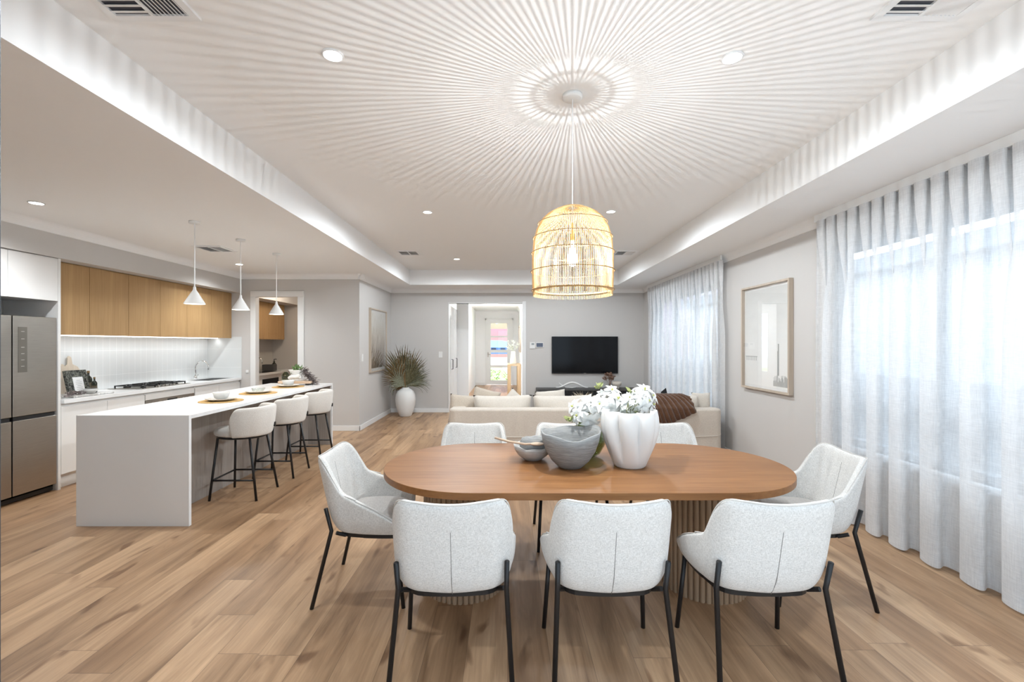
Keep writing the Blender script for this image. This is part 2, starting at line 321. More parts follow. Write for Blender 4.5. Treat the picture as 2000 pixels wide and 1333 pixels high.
def obj(name, bm, m, parent=None, smooth=False, bev=0, seg=2, sub=0, solid=0, world=False, origin=None, soff=0):
    bmesh.ops.recalc_face_normals(bm, faces=bm.faces)
    me = bpy.data.meshes.new(name); 
    base = Vector((0, 0, 0))
    if world and parent is not None: base = world_loc(parent)
    elif parent is None and origin != 'keep':
        xs = [v.co for v in bm.verts]
        base = Vector(((min(c.x for c in xs)+max(c.x for c in xs))/2, (min(c.y for c in xs)+max(c.y for c in xs))/2, min(c.z for c in xs)))
    if base.length > 0: bmesh.ops.translate(bm, verts=bm.verts, vec=-base)
    if smooth:
        for f in bm.faces: f.smooth = True
    bm.to_mesh(me); bm.free(); me.materials.append(m)
    if smooth is True: pass
    o = bpy.data.objects.new(name, me); C.objects.link(o)
    if parent is not None: o.parent = parent
    else: o.location = base
    if solid: s = o.modifiers.new('thick', 'SOLIDIFY'); s.thickness = solid; s.offset = soff
    if bev: b = o.modifiers.new('bevel', 'BEVEL'); b.width = bev; b.segments = seg; b.limit_method = 'ANGLE'; b.angle_limit = math.radians(35)
    if sub: s = o.modifiers.new('sub', 'SUBSURF'); s.levels = sub; s.render_levels = sub
    if bev and not smooth:
        w = o.modifiers.new('wn', 'WEIGHTED_NORMAL'); w.keep_sharp = True
        for p in me.polygons: p.use_smooth = True
    return o
def world_loc(o):
    v = Vector(o.location)
    while o.parent is not None: o = o.parent; v += Vector(o.location)
    return v
def thing(name, label, cat, loc=(0, 0, 0), rz=0, group=None):
    o = bpy.data.objects.new(name, None); C.objects.link(o); o.empty_display_size = .05
    o.location = loc; o.rotation_euler = (0, 0, rz); o['label'] = label; o['category'] = cat
    if group: o['group'] = group
    return o
def tag(o, label, cat, group=None, kind=None):
    o['label'] = label; o['category'] = cat
    if group: o['group'] = group
    if kind: o['kind'] = kind
    return o
def struct(name, bm, m, **kw):
    o = obj(name, bm, m, origin='keep', **kw); o['kind'] = 'structure'; return o
def dup(root, loc, rz, label, group=None):
    r = root.copy(); C.objects.link(r); r.location = loc; r.rotation_euler = (0, 0, rz); r['label'] = label
    if group: r['group'] = group
    for ch in list(root.children):
        c = ch.copy(); C.objects.link(c); c.parent = r
        for gch in ch.children:
            d = gch.copy(); C.objects.link(d); d.parent = c
    return r
def part_label(o, l): o['label'] = l; return o

# ------------------------------------------------------------------ room shell
H, HT = 2.7, 3.0
XR, XL, YB, YK = 2.98, -2.55, 9.95, 7.84
fl = struct('floor', box(-5.6, 3.2, -.6, 16.7, -.05, 0), M['floor'])
b = bm_new()
bx(b, -5.6, -1.98, .3, 10.7, H, 3.06); bx(b, 2.24, 3.2, .3, 9.24, H, 3.06); bx(b, -1.98, 3.2, 9.24, 10.1, H, 3.06); bx(b, -1.98, 2.24, .3, 1.2, H, 3.06)
bx(b, -5.6, 3.2, .3, 10.1, 3.06, 3.12); bx(b, -1.98, 2.24, 1.2, 9.24, HT, 3.06); bx(b, -2.6, 1.2, 10.1, 16.6, H, 2.8)
struct('ceiling', b, M['ceil'])
b = bm_new(); bx(b, -5.37, -5.17, .3, YK, 0, H); bx(b, -5.17, -4.577, .55, YK, 2.377, H)
struct('wall_left', b, M['wall'])
WZ0, WZ1 = .62, 2.4
NW, FW = (1.35, 4.12), (6.45, 9.15)      # windows behind the curtains (near, far): y range
b = bm_new()
for y0, y1 in ((.5, NW[0]), (NW[1], FW[0]), (FW[1], YB+.15)): bx(b, XR, XR+.14, y0, y1, 0, H)
for y0, y1 in (NW, FW): bx(b, XR, XR+.14, y0, y1, 0, WZ0); bx(b, XR, XR+.14, y0, y1, WZ1, H)
struct('wall_right', b, M['wall'])
b = bm_new(); bx(b, -2.65, -1.277, YB, YB+.12, 0, H); bx(b, .347, XR, YB, YB+.12, 0, H); bx(b, -1.277, .347, YB, YB+.12, 2.385, H)
struct('wall_back', b, M['wall'])
b = bm_new(); bx(b, -2.65, XL, YK, YB, 0, H); bx(b, -5.37, -4.42, YK, YK+.1, 0, H); bx(b, -3.52, -2.65, YK, YK+.1, 0, H); bx(b, -4.42, -3.52, YK, YK+.1, 2.32, H)
struct('wall_kitchen_end', b, M['wall'])
b = bm_new(); bx(b, -5.5, -5.4, YK+.1, 10.55, 0, H); bx(b, -5.5, -2.65, 10.45, 10.55, 0, H); bx(b, -3.0, -2.9, YK+.1, 10.45, 0, H); bx(b, -5.4, -4.72, YK+.1, 10.45, 2.377, H)
struct('wall_pantry', b, M['wall'])
b = bm_new(); bx(b, -5.4, -.70, .48, .56, 0, H); bx(b, 2.7, 3.1, .48, .56, 0, H); bx(b, -.70, 2.7, .48, .56, 2.42, H)
struct('wall_front', b, M['wall'])
# hall
b = bm_new(); bx(b, .41, .53, 10.07, 16.6, 0, H)
bx(b, -1.277-.02, -.99, 11.62, 11.78, 0, H); bx(b, -1.27, -1.15, 11.78, 12.3, 0, H); bx(b, -1.27, -1.15, 13.5, 16.6, 0, H); bx(b, -1.27, -1.15, 12.3, 13.5, 2.35, H); bx(b, -1.27, -1.15, 12.3, 13.5, 0, .75)
bx(b, -1.9, -1.78, 10.07, 11.9, 0, H)
bx(b, -1.27, -.80, 16.5, 16.6, 0, H); bx(b, .21, .41, 16.5, 16.6, 0, H); bx(b, -.80, .21, 16.5, 16.6, 2.42, H)
struct('wall_hall', b, M['ceil'])
# cornices
arc = [(0, 0), (.09, 0)] + [(.09-.08*math.sin(a), -.085*(1-math.cos(a))-.0) for a in [PI/2*k/6 for k in range(1, 6)]] + [(.008, -.085), (0, -.088)]
def cornice(name, p0, p1, n, z=H): struct(name, sweep(bm_new(), [(d, z+h) for d, h in arc], p0, p1, n), M['ceil'])
cornice('trim_1', (XL, YK-.09), (XL, YB), (1, 0)); cornice('trim_2', (XL, YB), (XR, YB), (0, -1)); cornice('trim_3', (XR, .6), (XR, YB), (-1, 0))
cornice('trim_4', (-4.577, YK), (XL+.09, YK), (0, -1)); cornice('trim_5', (-4.577, .6), (-4.577, YK), (1, 0))
cornice('trim_6', (-1.15, 16.5), (.41, 16.5), (0, -1)); cornice('trim_7', (.41, 10.1), (.41, 16.5), (-1, 0))
# baseboards
def base(name, x0, x1, y0, y1): struct(name, box(x0, x1, y0, y1, 0, .09), M['trim'], bev=.004)
base('baseboard_left', XL, XL+.015, YK-.015, YB); base('baseboard_back', XL, -1.277, YB-.015, YB); base('baseboard_back_right', .42, XR, YB-.015, YB)
base('baseboard_right', XR-.015, XR, .6, YB); base('baseboard_kitchen', -3.45, XL+.015, YK-.015, YK); base('baseboard_hall', .395, .41, 10.1, 16.5)
base('baseboard_hall_end', -1.15, -.82, 16.485, 16.5)
# architraves
b = bm_new(); bx(b, -4.42, -4.33, YK-.02, YK+.1, 0, 2.31); bx(b, -3.607, -3.50, YK-.02, YK+.1, 0, 2.31); bx(b, -4.42, -3.50, YK-.02, YK+.1, 2.31, 2.41)
struct('trim_8', b, M['trim'], bev=.005)
b = bm_new(); bx(b, .347-.02, .347+.06, YB-.018, YB+.13, 0, 2.43); bx(b, -1.29, .347+.06, YB-.012, YB+.13, 2.385, 2.40); bx(b, -1.293, -1.275, YB-.012, YB+.13, 0, 2.385)
struct('trim_9', b, M['trim'], bev=.004)
# tiled splashback
struct('wall_splashback', box(-5.17, -5.156, 4.69, YK, .921, 1.62), M['tile']); struct('wall_splashback_end', box(-5.156, -4.577, YK-.011, YK, .921, 1.62), M['tile'])
# dark door frame right beside the camera
struct('door_1', box(-.735, -.6655, .50, .60, 0, 2.42), M['alu'], bev=.004)
# windows
def window(name, y0, y1, sp):
    o = bpy.data.objects.new(name, None); C.objects.link(o); o['kind'] = 'structure'; o.location = (XR+.1, (y0+y1)/2, WZ0)
    b = bm_new(); f = .05
    bx(b, XR+.06, XR+.12, y0, y1, WZ0, WZ0+f); bx(b, XR+.06, XR+.12, y0, y1, WZ1-f, WZ1); bx(b, XR+.06, XR+.12, y0, y1, 1.09, 1.14)
    for y in sp: bx(b, XR+.06, XR+.12, y-f/2, y+f/2, WZ0, WZ1)
    obj('window_frame', b, M['win_frame'], o, world=True)
    obj('pane', box(XR+.088, XR+.092, y0, y1, WZ0, WZ1), M['glass'], o, world=True)
    obj('window_sill', box(XR-.03, XR+.06, y0-.03, y1+.03, WZ0-.02, WZ0), M['trim'], o, world=True, bev=.004)
window('window_1', *NW, (NW[0]+.025, 2.27, 3.2, NW[1]-.025)); window('window_2', *FW, (FW[0]+.025, 7.35, 8.25, FW[1]-.025))
# front door with four panes
def front_door():
    o = bpy.data.objects.new('door_2', None); C.objects.link(o); o['kind'] = 'structure'; o.location = (-.295, 16.5, 0)
    x0, x1 = -.76, .17; b = bm_new(); y0, y1 = 16.50, 16.54
    zs = [(1.79, 2.24), (1.28, 1.73), (.73, 1.18), (.18, .64)]
    gx0, gx1 = -.60, -.01
    bx(b, x0, gx0, y0, y1, .02, 2.37); bx(b, gx1, x1, y0, y1, .02, 2.37)
    edges = [.02, .18, .64, .73, 1.18, 1.28, 1.73, 1.79, 2.24, 2.37]
    for k in range(0, 10, 2): bx(b, gx0, gx1, y0, y1, edges[k], edges[k+1])
    obj('door_leaf', b, M['trim'], o, world=True)
    for za, zb in zs: obj('pane', box(gx0, gx1, 16.518, 16.522, za, zb), M['glass'], o, world=True)
    b = bm_new(); bx(b, -.80, x0, 16.46, 16.6, 0, 2.42); bx(b, x1, .21, 16.46, 16.6, 0, 2.42); bx(b, -.80, .21, 16.46, 16.6, 2.37, 2.42)
    obj('door_frame', b, M['trim'], o, world=True)
    b = tube(bm_new(), [(-.70, 16.49, 1.12), (-.70, 16.44, 1.12), (-.60, 16.44, 1.12)], .012); bx(b, -.725, -.675, 16.485, 16.5, 1.02, 1.2)
    obj('door_handle', b, M['steel'], o, world=True)
front_door()
# sliding robe doors in the hall
for i, (y0, y1, hy) in enumerate(((10.1, 10.86, 10.42), (10.87, 11.62, 11.25))):
    o = bpy.data.objects.new('door_%d' % (i+3), None); C.objects.link(o); o['kind'] = 'structure'; o.location = (-1.28, (y0+y1)/2, 0)
    obj('door_panel', box(-1.31, -1.277, y0, y1, .01, 2.36), M['robe'], o, world=True, bev=.003)
    z0, z1 = .92, 1.14
    obj('handle', tube(bm_new(), [(-1.277, hy, z0), (-1.245, hy, z0), (-1.245, hy, z1), (-1.277, hy, z1)], .009), M['black'], o, world=True)

# outside
def outside():
    g = obj('lawn', box(-14, 14, 18.6, 33, -.35, -.2), M['grass']); tag(g, 'bright green lawn outside the front door', 'grass', kind='stuff')
    o = struct('porch_floor', box(-2.5, 2.5, 16.6, 18.4, -.15, -.02), M['path'])
    b = bm_new(); bx(b, -2.5, 2.5, 16.6, 18.6, 2.75, 2.85); bx(b, -2.5, 2.5, 18.5, 18.6, 2.11, 2.75); struct('porch_ceiling', b, M['beige'])
    p = obj('front_path', prism(bm_new(), [(.3, 18.6), (.9, 18.6), (.55, 33), (-.4, 33)], -.2, -.17), M['path']); tag(p, 'pale concrete path across the lawn seen through the front door', 'path')
    h = thing('house', 'blue house with a hipped roof across the street, seen through the front door', 'house', (-4, 82, -.3))
    obj('wall', box(-13, 5, 80, 90, -.3, .9), M['blue_house'], h, world=True)
    b = bm_new(); z0, z1 = .85, 2.15; v = [b.verts.new(c) for c in ((-14, 79, z0), (6, 79, z0), (6, 91, z0), (-14, 91, z0), (-9, 85, z1), (-1.2, 85, z1))]
    for f in ((0, 1, 5, 4), (1, 2, 5), (2, 3, 4, 5), (3, 0, 4), (3, 2, 1, 0)): b.faces.new([v[i] for i in f])
    obj('roof', b, M['blue_roof'], h, world=True)
    for x in (-8, -2.8, -1.2): obj('window', box(x, x+.8, 79.9, 80, .1, .8), M['dark_window'], h, world=True)
    for i, (x, y) in enumerate(((-.50, 20.6), (.0, 19.6), (-.85, 21.6))):
        b = bm_new()
        for k in range(60):
            a = rnd.uniform(0, 2*PI); r = rnd.uniform(.02, .22); z = rnd.uniform(0, .45)
            c = Vector((x+r*math.cos(a), y+r*math.sin(a), -.2+z)); d = Vector((math.cos(a), math.sin(a), rnd.uniform(.2, 1))).normalized()*.13; w = d.cross(Vector((0, 0, 1))).normalized()*.035
            b.faces.new([b.verts.new(c-w*0), b.verts.new(c+d*.5+w), b.verts.new(c+d), b.verts.new(c+d*.5-w)])
        tag(obj('garden_shrub', b, M['leaf']), ['leafy garden shrub outside, left of the path', 'leafy garden shrub outside, nearest the front door', 'small leafy shrub furthest left on the lawn'][i], 'shrub', 'shrubs outside the front door')
    n = thing('neighbouring_house', 'pale neighbouring house wall glimpsed through the sheer curtains', 'house', (5.6, 5, -.2))
    obj('wall', box(5.6, 5.8, -4, 14, -.2, 2.62), M['brick'], n, world=True)
    obj('gutter', box(5.35, 5.6, -4, 14, 2.58, 2.72), M['soffit'], n, world=True)
    obj('roof', prism(bm_new(), [(5.35, -4), (9, -4), (9, 14), (5.35, 14)], 2.72, 2.8), M['soffit'], n, world=True)
    struct('eave', box(3.12, 3.62, -1, 11, 2.44, 2.62), M['soffit'])
    f = obj('side_fence', box(4.55, 4.6, -4, 14, -.2, 1.12), M['fence']); tag(f, 'low grey side fence behind the sheer curtains', 'fence')
    struct('ground', box(-30, 30, -12, 60, -.4, -.3), M['path'])
outside()

# ------------------------------------------------------------------ curtains
def curtain(name, label, y0, y1, top_n, xm=2.885):
    zt, zb = 2.628, .018
    o = thing(name, label, 'curtain', (xm, (y0+y1)/2, 0), group='sheer curtains')
    ph = rnd.uniform(0, 6)
    def pos(u, v, off=0):
        y = y1 + (y0-y1)*u; w = 2*PI*(y1-y)/top_n
        t = v                                                # 0 top, 1 bottom
        a_top = .040*math.sin(w); k = noise.noise(Vector((y*1.3+ph, 0, 0)))
        ws = w*.5 + .9*noise.noise(Vector((y*1.7, ph, 0)))
        a_bot = .050*math.sin(ws) + .010*math.sin(2*ws+1.1) + .006*math.sin(w*.31+ph)
        s = min(1, t*2.4); s = s*s*(3-2*s)
        x = xm + a_top*(1-s) + a_bot*s + .008*noise.noise(Vector((y*4, t*2.2, ph)))
        yy = y + .028*math.sin(2*w)*(1-s) + .045*s*math.sin(2*ws+.4)
        return Vector((x-off, yy, zt + (zb-zt)*t))
    n = int((y1-y0)/top_n*22)
    obj('fabric', (lambda b: (grid(b, n, 26, pos), b)[1])(bm_new()), M['sheer'], o, True, world=True)
    def strip(u, v, va, vb, off): return pos(u, va+(vb-va)*v, off)
    obj('heading_tape', (lambda b: (grid(b, n, 3, lambda u, v: strip(u, v, 0.0, .03, -.003)), b)[1])(bm_new()), M['sheer'], o, True, world=True)
    obj('hem', (lambda b: (grid(b, n, 3, lambda u, v: strip(u, v, .965, 1, -.003)), b)[1])(bm_new()), M['sheer'], o, True, world=True)
    obj('curtain_track', box(xm-.012, xm+.012, y0, y1+.01, 2.632, 2.699), M['trim'], o, world=True)
curtain('sheer_curtain', 'wide sheer linen curtain nearest the camera beside the dining table', 1.2, 4.25, .125)
curtain('sheer_curtain', 'sheer linen curtain behind the sofa end, further from the camera', 6.14, 9.34, .13)

# ------------------------------------------------------------------ dining chairs
def make_chair():
    t = thing('dining_chair', '', 'chair')
    hw = .215
    def plan(u):            # u -1..1 around the U, returns outward plan point (x, y) and corner factor
        s = abs(u); sg = 1 if u > 0 else -1
        back = .36; corner = .58
        if s < back: k = s/back; x = k*.135; y = -.185 + .012*k*k
        elif s < corner:
            a = (s-back)/(corner-back)*PI/2; x = .135 + .105*math.sin(a); y = -.173+.105*(1-math.cos(a))
        else: k = (s-corner)/(1-corner); x = .24+.025*math.sin(k*PI*.7); y = -.068 + .30*k
        return sg*x, y
    def top(u):
        s = abs(u)
        if s < .43: return .834 + .014*(s/.43)**2
        if s < .58: return .848 - .205*((s-.43)/.15)**2.6
        k = (s-.58)/.42; return .643 - .170*k**1.2
    US = [-1, -.93, -.85, -.77, -.69, -.63, -.60, -.575, -.555, -.535, -.515, -.495, -.475, -.45, -.42, -.38, -.33, -.28, -.22, -.16, -.08]; US = US + [0] + [-a for a in US[::-1]]
    nv = 9
    def P(u, v, off=0):
        x, y = plan(u); z0 = .405 + .012*abs(u); z1 = top(u); z = z0 + (z1-z0)*v
        h = (z-.40)
        lean = -.10*max(0, min(1, h/.45)) * (1 if abs(u) < .55 else max(0, 1-(abs(u)-.55)/.25))
        # lower shell tucks in, shoulders widen
        tuck = 1 - .16*max(0, 1-h/.10)**1.6
        wid = 1 + .03*math.sin(min(1, h/.25)*PI/2)
        return Vector((x*tuck*wid, (y-.0)*(tuck if y < 0 else 1) + lean + (.02 if y < 0 else 0), z))
    b = bm_new(); vs = [[b.verts.new(P(u, j/(nv-1))) for j in range(nv)] for u in US]
    for i in range(len(US)-1):
        for j in range(nv-1): b.faces.new((vs[i][j], vs[i+1][j], vs[i+1][j+1], vs[i][j+1]))
    sh = obj('backrest', b, M['linen'], t, True, solid=.042, sub=2, soff=0)
    # piping along the upper edge and centre back seam
    pts = []
    for k in range(121):
        u = -1 + 2*k/120; p = P(u, 1); x, y = plan(u); n = Vector((x, y+.02, 0)).normalized(); pts.append(p + n*.012 + Vector((0, 0, -.003)))
    obj('piping', tube(bm_new(), pts, .003, 6), M['piping'], sh, True)
    for dx in (-.0022, .0022): pass
    pts = [P(0, v) + Vector((0, -.0212, 0)) for v in [k/14*.72 for k in range(15)]]
    obj('seam', tube(bm_new(), pts, .0014, 5), M['seam'], sh, True)
    pts = [P(0, v) + Vector((0, .0212, 0)) for v in [.25+k/14*.6 for k in range(15)]]
    obj('seam', tube(bm_new(), pts, .0014, 5), M['seam'], sh, True)
    # seat cushion
    b = bm_new(); prof = [(0, -.0), (.90, -.0), (1.0, .02), (1.0, .055), (.90, .078), (.55, .088), (0, .09)]
    rs = []
    def plan2(a, s):
        c, d = math.cos(a), math.sin(a); e = .62
        return Vector((math.copysign(abs(c)**e, c)*.205*s, .035 + math.copysign(abs(d)**e, d)*.20*s, 0))
    for s, z in prof: rs.append([b.verts.new(plan2(2*PI*k/28, max(s, .001)) + Vector((0, 0, .415+z))) for k in range(28)])
    for a, c in zip(rs, rs[1:]):
        for k in range(28): b.faces.new((a[k], a[(k+1) % 28], c[(k+1) % 28], c[k]))
    obj('seat', b, M['seat_cloth'], t, True, sub=1)
    # steel frame: flat band under the shell, brackets, legs
    fr = bm_new(); pl = []
    for k in range(49):
        u = -1 + 2*k/48; p = P(u, 0); pl.append((p.x*1.0, p.y))
    band = [(x*1.02, y-(.004 if y < 0 else 0)) for x, y in pl] + [(x*.90, y*.90) for x, y in pl[::-1]]
    prism(fr, band, .384, .404)
    tube(fr, [(-.20, -.09, .39), (-.228, -.135, .415)], .011, 8); tube(fr, [(.20, -.09, .39), (.228, -.135, .415)], .011, 8)
    tube(fr, [(-.235, .21, .39), (.235, .21, .39)], .010, 8)
    obj('seat_frame', fr, M['black'], t)
    for sx in (-1, 1):
        obj('leg', tube(bm_new(), [(sx*.238, -.192, .56), (sx*.236, -.160, .43), (sx*.262, -.262, 0)], .0115, 10), M['black'], t, True)
        obj('leg', tube(bm_new(), [(sx*.238, .205, .40), (sx*.262, .255, 0)], .0115, 10), M['black'], t, True)
    return t
chair0 = make_chair()
CH = [((-.245, 2.15, 0), .03, 'oat linen dining chair on the near side, left one nearest the camera'),
      ((.455, 2.15, 0), 0.0, 'oat linen dining chair in the middle of the near side, back to the camera'),
      ((1.155, 2.15, 0), -.02, 'oat linen dining chair on the near side, beside the visible slatted pedestal'),
      ((-.85, 2.84, 0), -PI/2+.02, 'oat linen dining chair at the left end of the table'),
      ((1.835, 2.83, 0), PI/2-.12, 'oat linen dining chair at the right end of the table by the curtain'),
      ((-.27, 3.53, 0), PI, 'oat linen dining chair on the far side, left one before the sofa'),
      ((.485, 3.53, 0), PI, 'oat linen dining chair on the far side, behind the bowls'),
      ((1.265, 3.53, 0), PI, 'oat linen dining chair on the far side, right one behind the white vase')]
for i, (loc, rz, lab) in enumerate(CH):
    if i == 0: chair0.location = loc; chair0.rotation_euler = (0, 0, rz); chair0['label'] = lab; chair0['group'] = 'chairs around the dining table'
    else: dup(chair0, loc, rz, lab, 'chairs around the dining table')

# ------------------------------------------------------------------ dining table
TX, TY, TL, TW = .478, 2.86, 2.47, 1.15
def table():
    t = thing('dining_table', 'long oval timber dining table on two fluted round pedestals', 'table', (TX, TY, 0))
    poly = []; r = TW/2; hx = TL/2 - r
    for k in range(41): a = -PI/2 + PI*k/40; poly.append((hx + r*math.cos(a), r*math.sin(a)))
    for k in range(41): a = PI/2 + PI*k/40; poly.append((-hx + r*math.cos(a), r*math.sin(a)))
    obj('tabletop', prism(bm_new(), poly, .712, .75), M['table'], t, bev=.003)
    for sx in (-1, 1):
        b = bm_new(); n = 46; R = .235; seg = n*8; pr = []
        for k in range(seg):
            a = 2*PI*k/seg; f = (k % 8)/8; rr = R + .016*math.sqrt(max(0, 1-(2*f-1)**2)); pr.append((sx*.75 + rr*math.cos(a), rr*math.sin(a)))
        prism(b, pr, .0, .70)
        p = obj('pedestal', b, M['table_base'], t)
        b = bm_new(); lathe(b, [(0, .70), (.20, .70), (.20, .712), (0, .712)], 24, (sx*.75, 0, 0)); obj('mounting_plate', b, M['black'], t)
table()

# ------------------------------------------------------------------ kitchen island and stools
def island():
    x0, x1, y0, y1, zt = -3.54, -2.613, 3.735, 6.81, .912
    t = thing('kitchen_island', 'long white stone waterfall island bench with grey timber inset', 'kitchen island', ((x0+x1)/2, (y0+y1)/2, 0))
    obj('benchtop', box(x0, x1, y0+.03, y1-.03, zt-.032, zt), M['stone'], t, world=True, bev=.002)
    obj('end_panel', box(x0, x1, y0, y0+.03, 0, zt), M['stone'], t, world=True, bev=.002)
    obj('end_panel', box(x0, x1, y1-.03, y1, 0, zt), M['stone'], t, world=True, bev=.002)
    obj('back_panel', box(-2.975, -2.96, y0+.03, y1-.03, 0, zt-.032), M['grey_oak'], t, world=True)
    obj('cabinet_body', box(x0+.03, -2.975, y0+.03, y1-.03, .1, zt-.032), M['white_cab'], t, world=True)
    obj('kickboard', box(x0+.08, -2.975, y0+.03, y1-.03, 0, .1), M['white_cab'], t, world=True)
    obj('inset_end_panel', box(-2.96, x1-.02, y1-.048, y1-.03, 0, zt-.032), M['grey_oak'], t, world=True)
island()
def make_stool():
    t = thing('bar_stool', '', 'bar stool')        # faces +y locally
    def plan(u):
        a = PI*(-.5) + u*PI*.56; return .215*math.cos(a), .215*math.sin(a)*.98
    def top(u):
        s = abs(u); return .895 - .012*s if s < .80 else .885 - .13*((s-.80)/.20)**2.4
    nu, nv = 25, 8
    def P(u, v):
        x, y = plan(u); z0 = .60 + .0*abs(u); z = z0+(top(u)-z0)*v; f = 1 + .10*math.sin(v*PI/2) - .10*(1-v)**3
        return Vector((x*f, y*f, z))
    b = bm_new(); grid(b, nu, nv, lambda u, v: P(-1+2*u, v))
    bk = obj('backrest', b, M['boucle'], t, True, solid=.06, sub=2, soff=0)
    p = P(.15, .30)*1.0; q = Vector((p.x, p.y, 0)).normalized()*.033; p = p+q; obj('tag', box(p.x-.010, p.x+.010, p.y-.010, p.y+.006, p.z-.022, p.z+.022), M['black'], bk)
    b = bm_new(); rs = []
    for s, z in [(.001, 0), (.92, 0), (1.0, .018), (1.0, .055), (.92, .078), (.5, .088), (.001, .09)]:
        rs.append([b.verts.new((.212*s*math.cos(2*PI*k/28), .055+.250*s*math.sin(2*PI*k/28), .595+z)) for k in range(28)])
    for a, c in zip(rs, rs[1:]):
        for k in range(28): b.faces.new((a[k], a[(k+1) % 28], c[(k+1) % 28], c[k]))
    obj('seat', b, M['boucle'], t, True, sub=1)
    b = bm_new(); ring(b, (0, .045, .588), .185, .011, 40, 8, 1, 1.18); obj('seat_frame', b, M['black'], t, True)
    F = [(-.16, -.11), (.16, -.11), (.15, .20), (-.15, .20)]; B = [(-.21, -.20), (.21, -.20), (.21, .245), (-.21, .245)]
    for (a, c), (d, e) in zip(F, B): obj('leg', tube(bm_new(), [(a, c, .59), (d, e, 0)], .0115, 10), M['black'], t, True)
    k = .68; z = .19; Q = [(F[i][0]+(B[i][0]-F[i][0])*k, F[i][1]+(B[i][1]-F[i][1])*k, z) for i in range(4)]
    for i, j in ((1, 2), (2, 3), (3, 0)): obj('footrest', tube(bm_new(), [Q[i], Q[j]], .009, 8), M['black'], t, True)
    return t
st = make_stool()
SL = [((-2.60, 4.55, 0), 'cream boucle bar stool nearest the camera at the island'), ((-2.585, 5.27, 0), 'cream boucle bar stool in the middle of the island row'), ((-2.575, 6.0, 0), 'cream boucle bar stool at the far end of the island')]
for i, (loc, lab) in enumerate(SL):
    rz = PI/2 + .02
    if i == 0: st.location = loc; st.rotation_euler = (0, 0, rz); st['label'] = lab; st['group'] = 'stools at the island'
    else: dup(st, loc, rz, lab, 'stools at the island')

# ------------------------------------------------------------------ kitchen run
XF = -4.60
def base_cab(y0, y1, label, drawers, oven=False):
    t = thing('base_cabinet', label, 'cabinet', (-4.87, (y0+y1)/2, 0), group='white base cabinets along the splashback')
    obj('cabinet_body', box(-5.15, XF-.02, y0, y1, .14, .88), M['white_cab'], t, world=True)
    obj('kickboard', box(-5.1, XF-.06, y0, y1, 0, .14), M['white_cab'], t, world=True)
    z = .15; g = .0025
    for z0, z1 in drawers: obj('drawer_front' if len(drawers) > 1 else 'door', box(XF-.02, XF, y0+g, y1-g, z0, z1), M['white_cab'], t, world=True, bev=.0015)
    return t
D3 = [(.15, .38), (.385, .62), (.625, .845)]
base_cab(4.69, 5.235, 'white base cabinet next to the fridge panel', [(.15, .845)])
base_cab(5.235, 5.775, 'white drawer cabinet left of the oven', D3)
base_cab(6.70, 7.26, 'white drawer cabinet right of the oven', D3)
base_cab(7.26, 7.83, 'white base cabinet in the corner under the sink', [(.15, .845)])
t = thing('oven', 'built-in steel oven under the gas cooktop', 'oven', (-4.87, 6.23, 0))
obj('oven_body', box(-5.15, XF-.02, 5.78, 6.69, .14, .88), M['white_cab'], t, world=True)
obj('kickboard', box(-5.1, XF-.06, 5.78, 6.69, 0, .14), M['white_cab'], t, world=True)
obj('control_panel', box(XF-.02, XF, 5.785, 6.685, .69, .775), M['steel'], t, world=True)
obj('filler_panel', box(XF-.02, XF, 5.785, 6.685, .78, .85), M['white_cab'], t, world=True)
obj('display', box(XF, XF+.003, 6.16, 6.34, .71, .755), M['dark'], t, world=True)
obj('oven_door', box(XF-.02, XF, 5.785, 6.685, .20, .685), M['tv'], t, world=True)
for y in (5.90, 6.02, 6.46, 6.58):
    b = bm_new(); tube(b, [(XF, y, .732), (XF+.025, y, .732)], .016, 12); obj('knob', b, M['steel'], t, world=True)
obj('handle', tube(bm_new(), [(XF, 5.9, .65), (XF+.04, 5.9, .65), (XF+.04, 6.57, .65), (XF, 6.57, .65)], .009), M['steel'], t, world=True)
wt = obj('worktop', box(-5.155, -4.57, 4.695, YK-.012, .88, .92), M['stone'], bev=.002); tag(wt, 'white stone worktop along the tiled splashback', 'worktop')
# cooktop
t = thing('gas_cooktop', 'five burner gas cooktop with black trivets set in the white worktop', 'cooktop', (-4.86, 6.23, .92))
obj('glass_base', box(-5.08, -4.65, 5.78, 6.68, .9205, .926), M['steel'], t, world=True, bev=.002)
for (x, y, r) in ((-4.97, 5.95, .04), (-4.76, 5.95, .03), (-4.86, 6.23, .06), (-4.97, 6.51, .03), (-4.76, 6.51, .04)):
    bn = obj('burner', lathe(bm_new(), [(0, 0), (r, 0), (r, .012), (r*.75, .018), (0, .02)], 20, (x, y, .926)), M['black'], t, True, world=True)
for y in (5.95, 6.23, 6.51):
    b = bm_new(); z = .962
    for yy in (y-.10, y+.10): bx(b, -5.05, -4.68, yy-.006, yy+.006, z-.012, z)
    for xx in (-5.05, -4.865, -4.69): bx(b, xx, xx+.012, y-.10, y+.10, z-.012, z)
    for xx in (-4.97, -4.76): bx(b, xx-.005, xx+.005, y-.10, y-.03, z-.01, z+.004); bx(b, xx-.005, xx+.005, y+.03, y+.10, z-.01, z+.004)
    for xx in (-5.05, -4.69):
        for yy in (y-.10, y+.10): bx(b, xx, xx+.012, yy-.006, yy+.006, .926, z)
    obj('trivet', b, M['black'], t, world=True)
for k in range(5):
    obj('knob', lathe(bm_new(), [(0, 0), (.018, 0), (.016, .022), (0, .022)], 14, (-4.665, 6.09+.07*k, .926)), M['steel'], t, world=True)
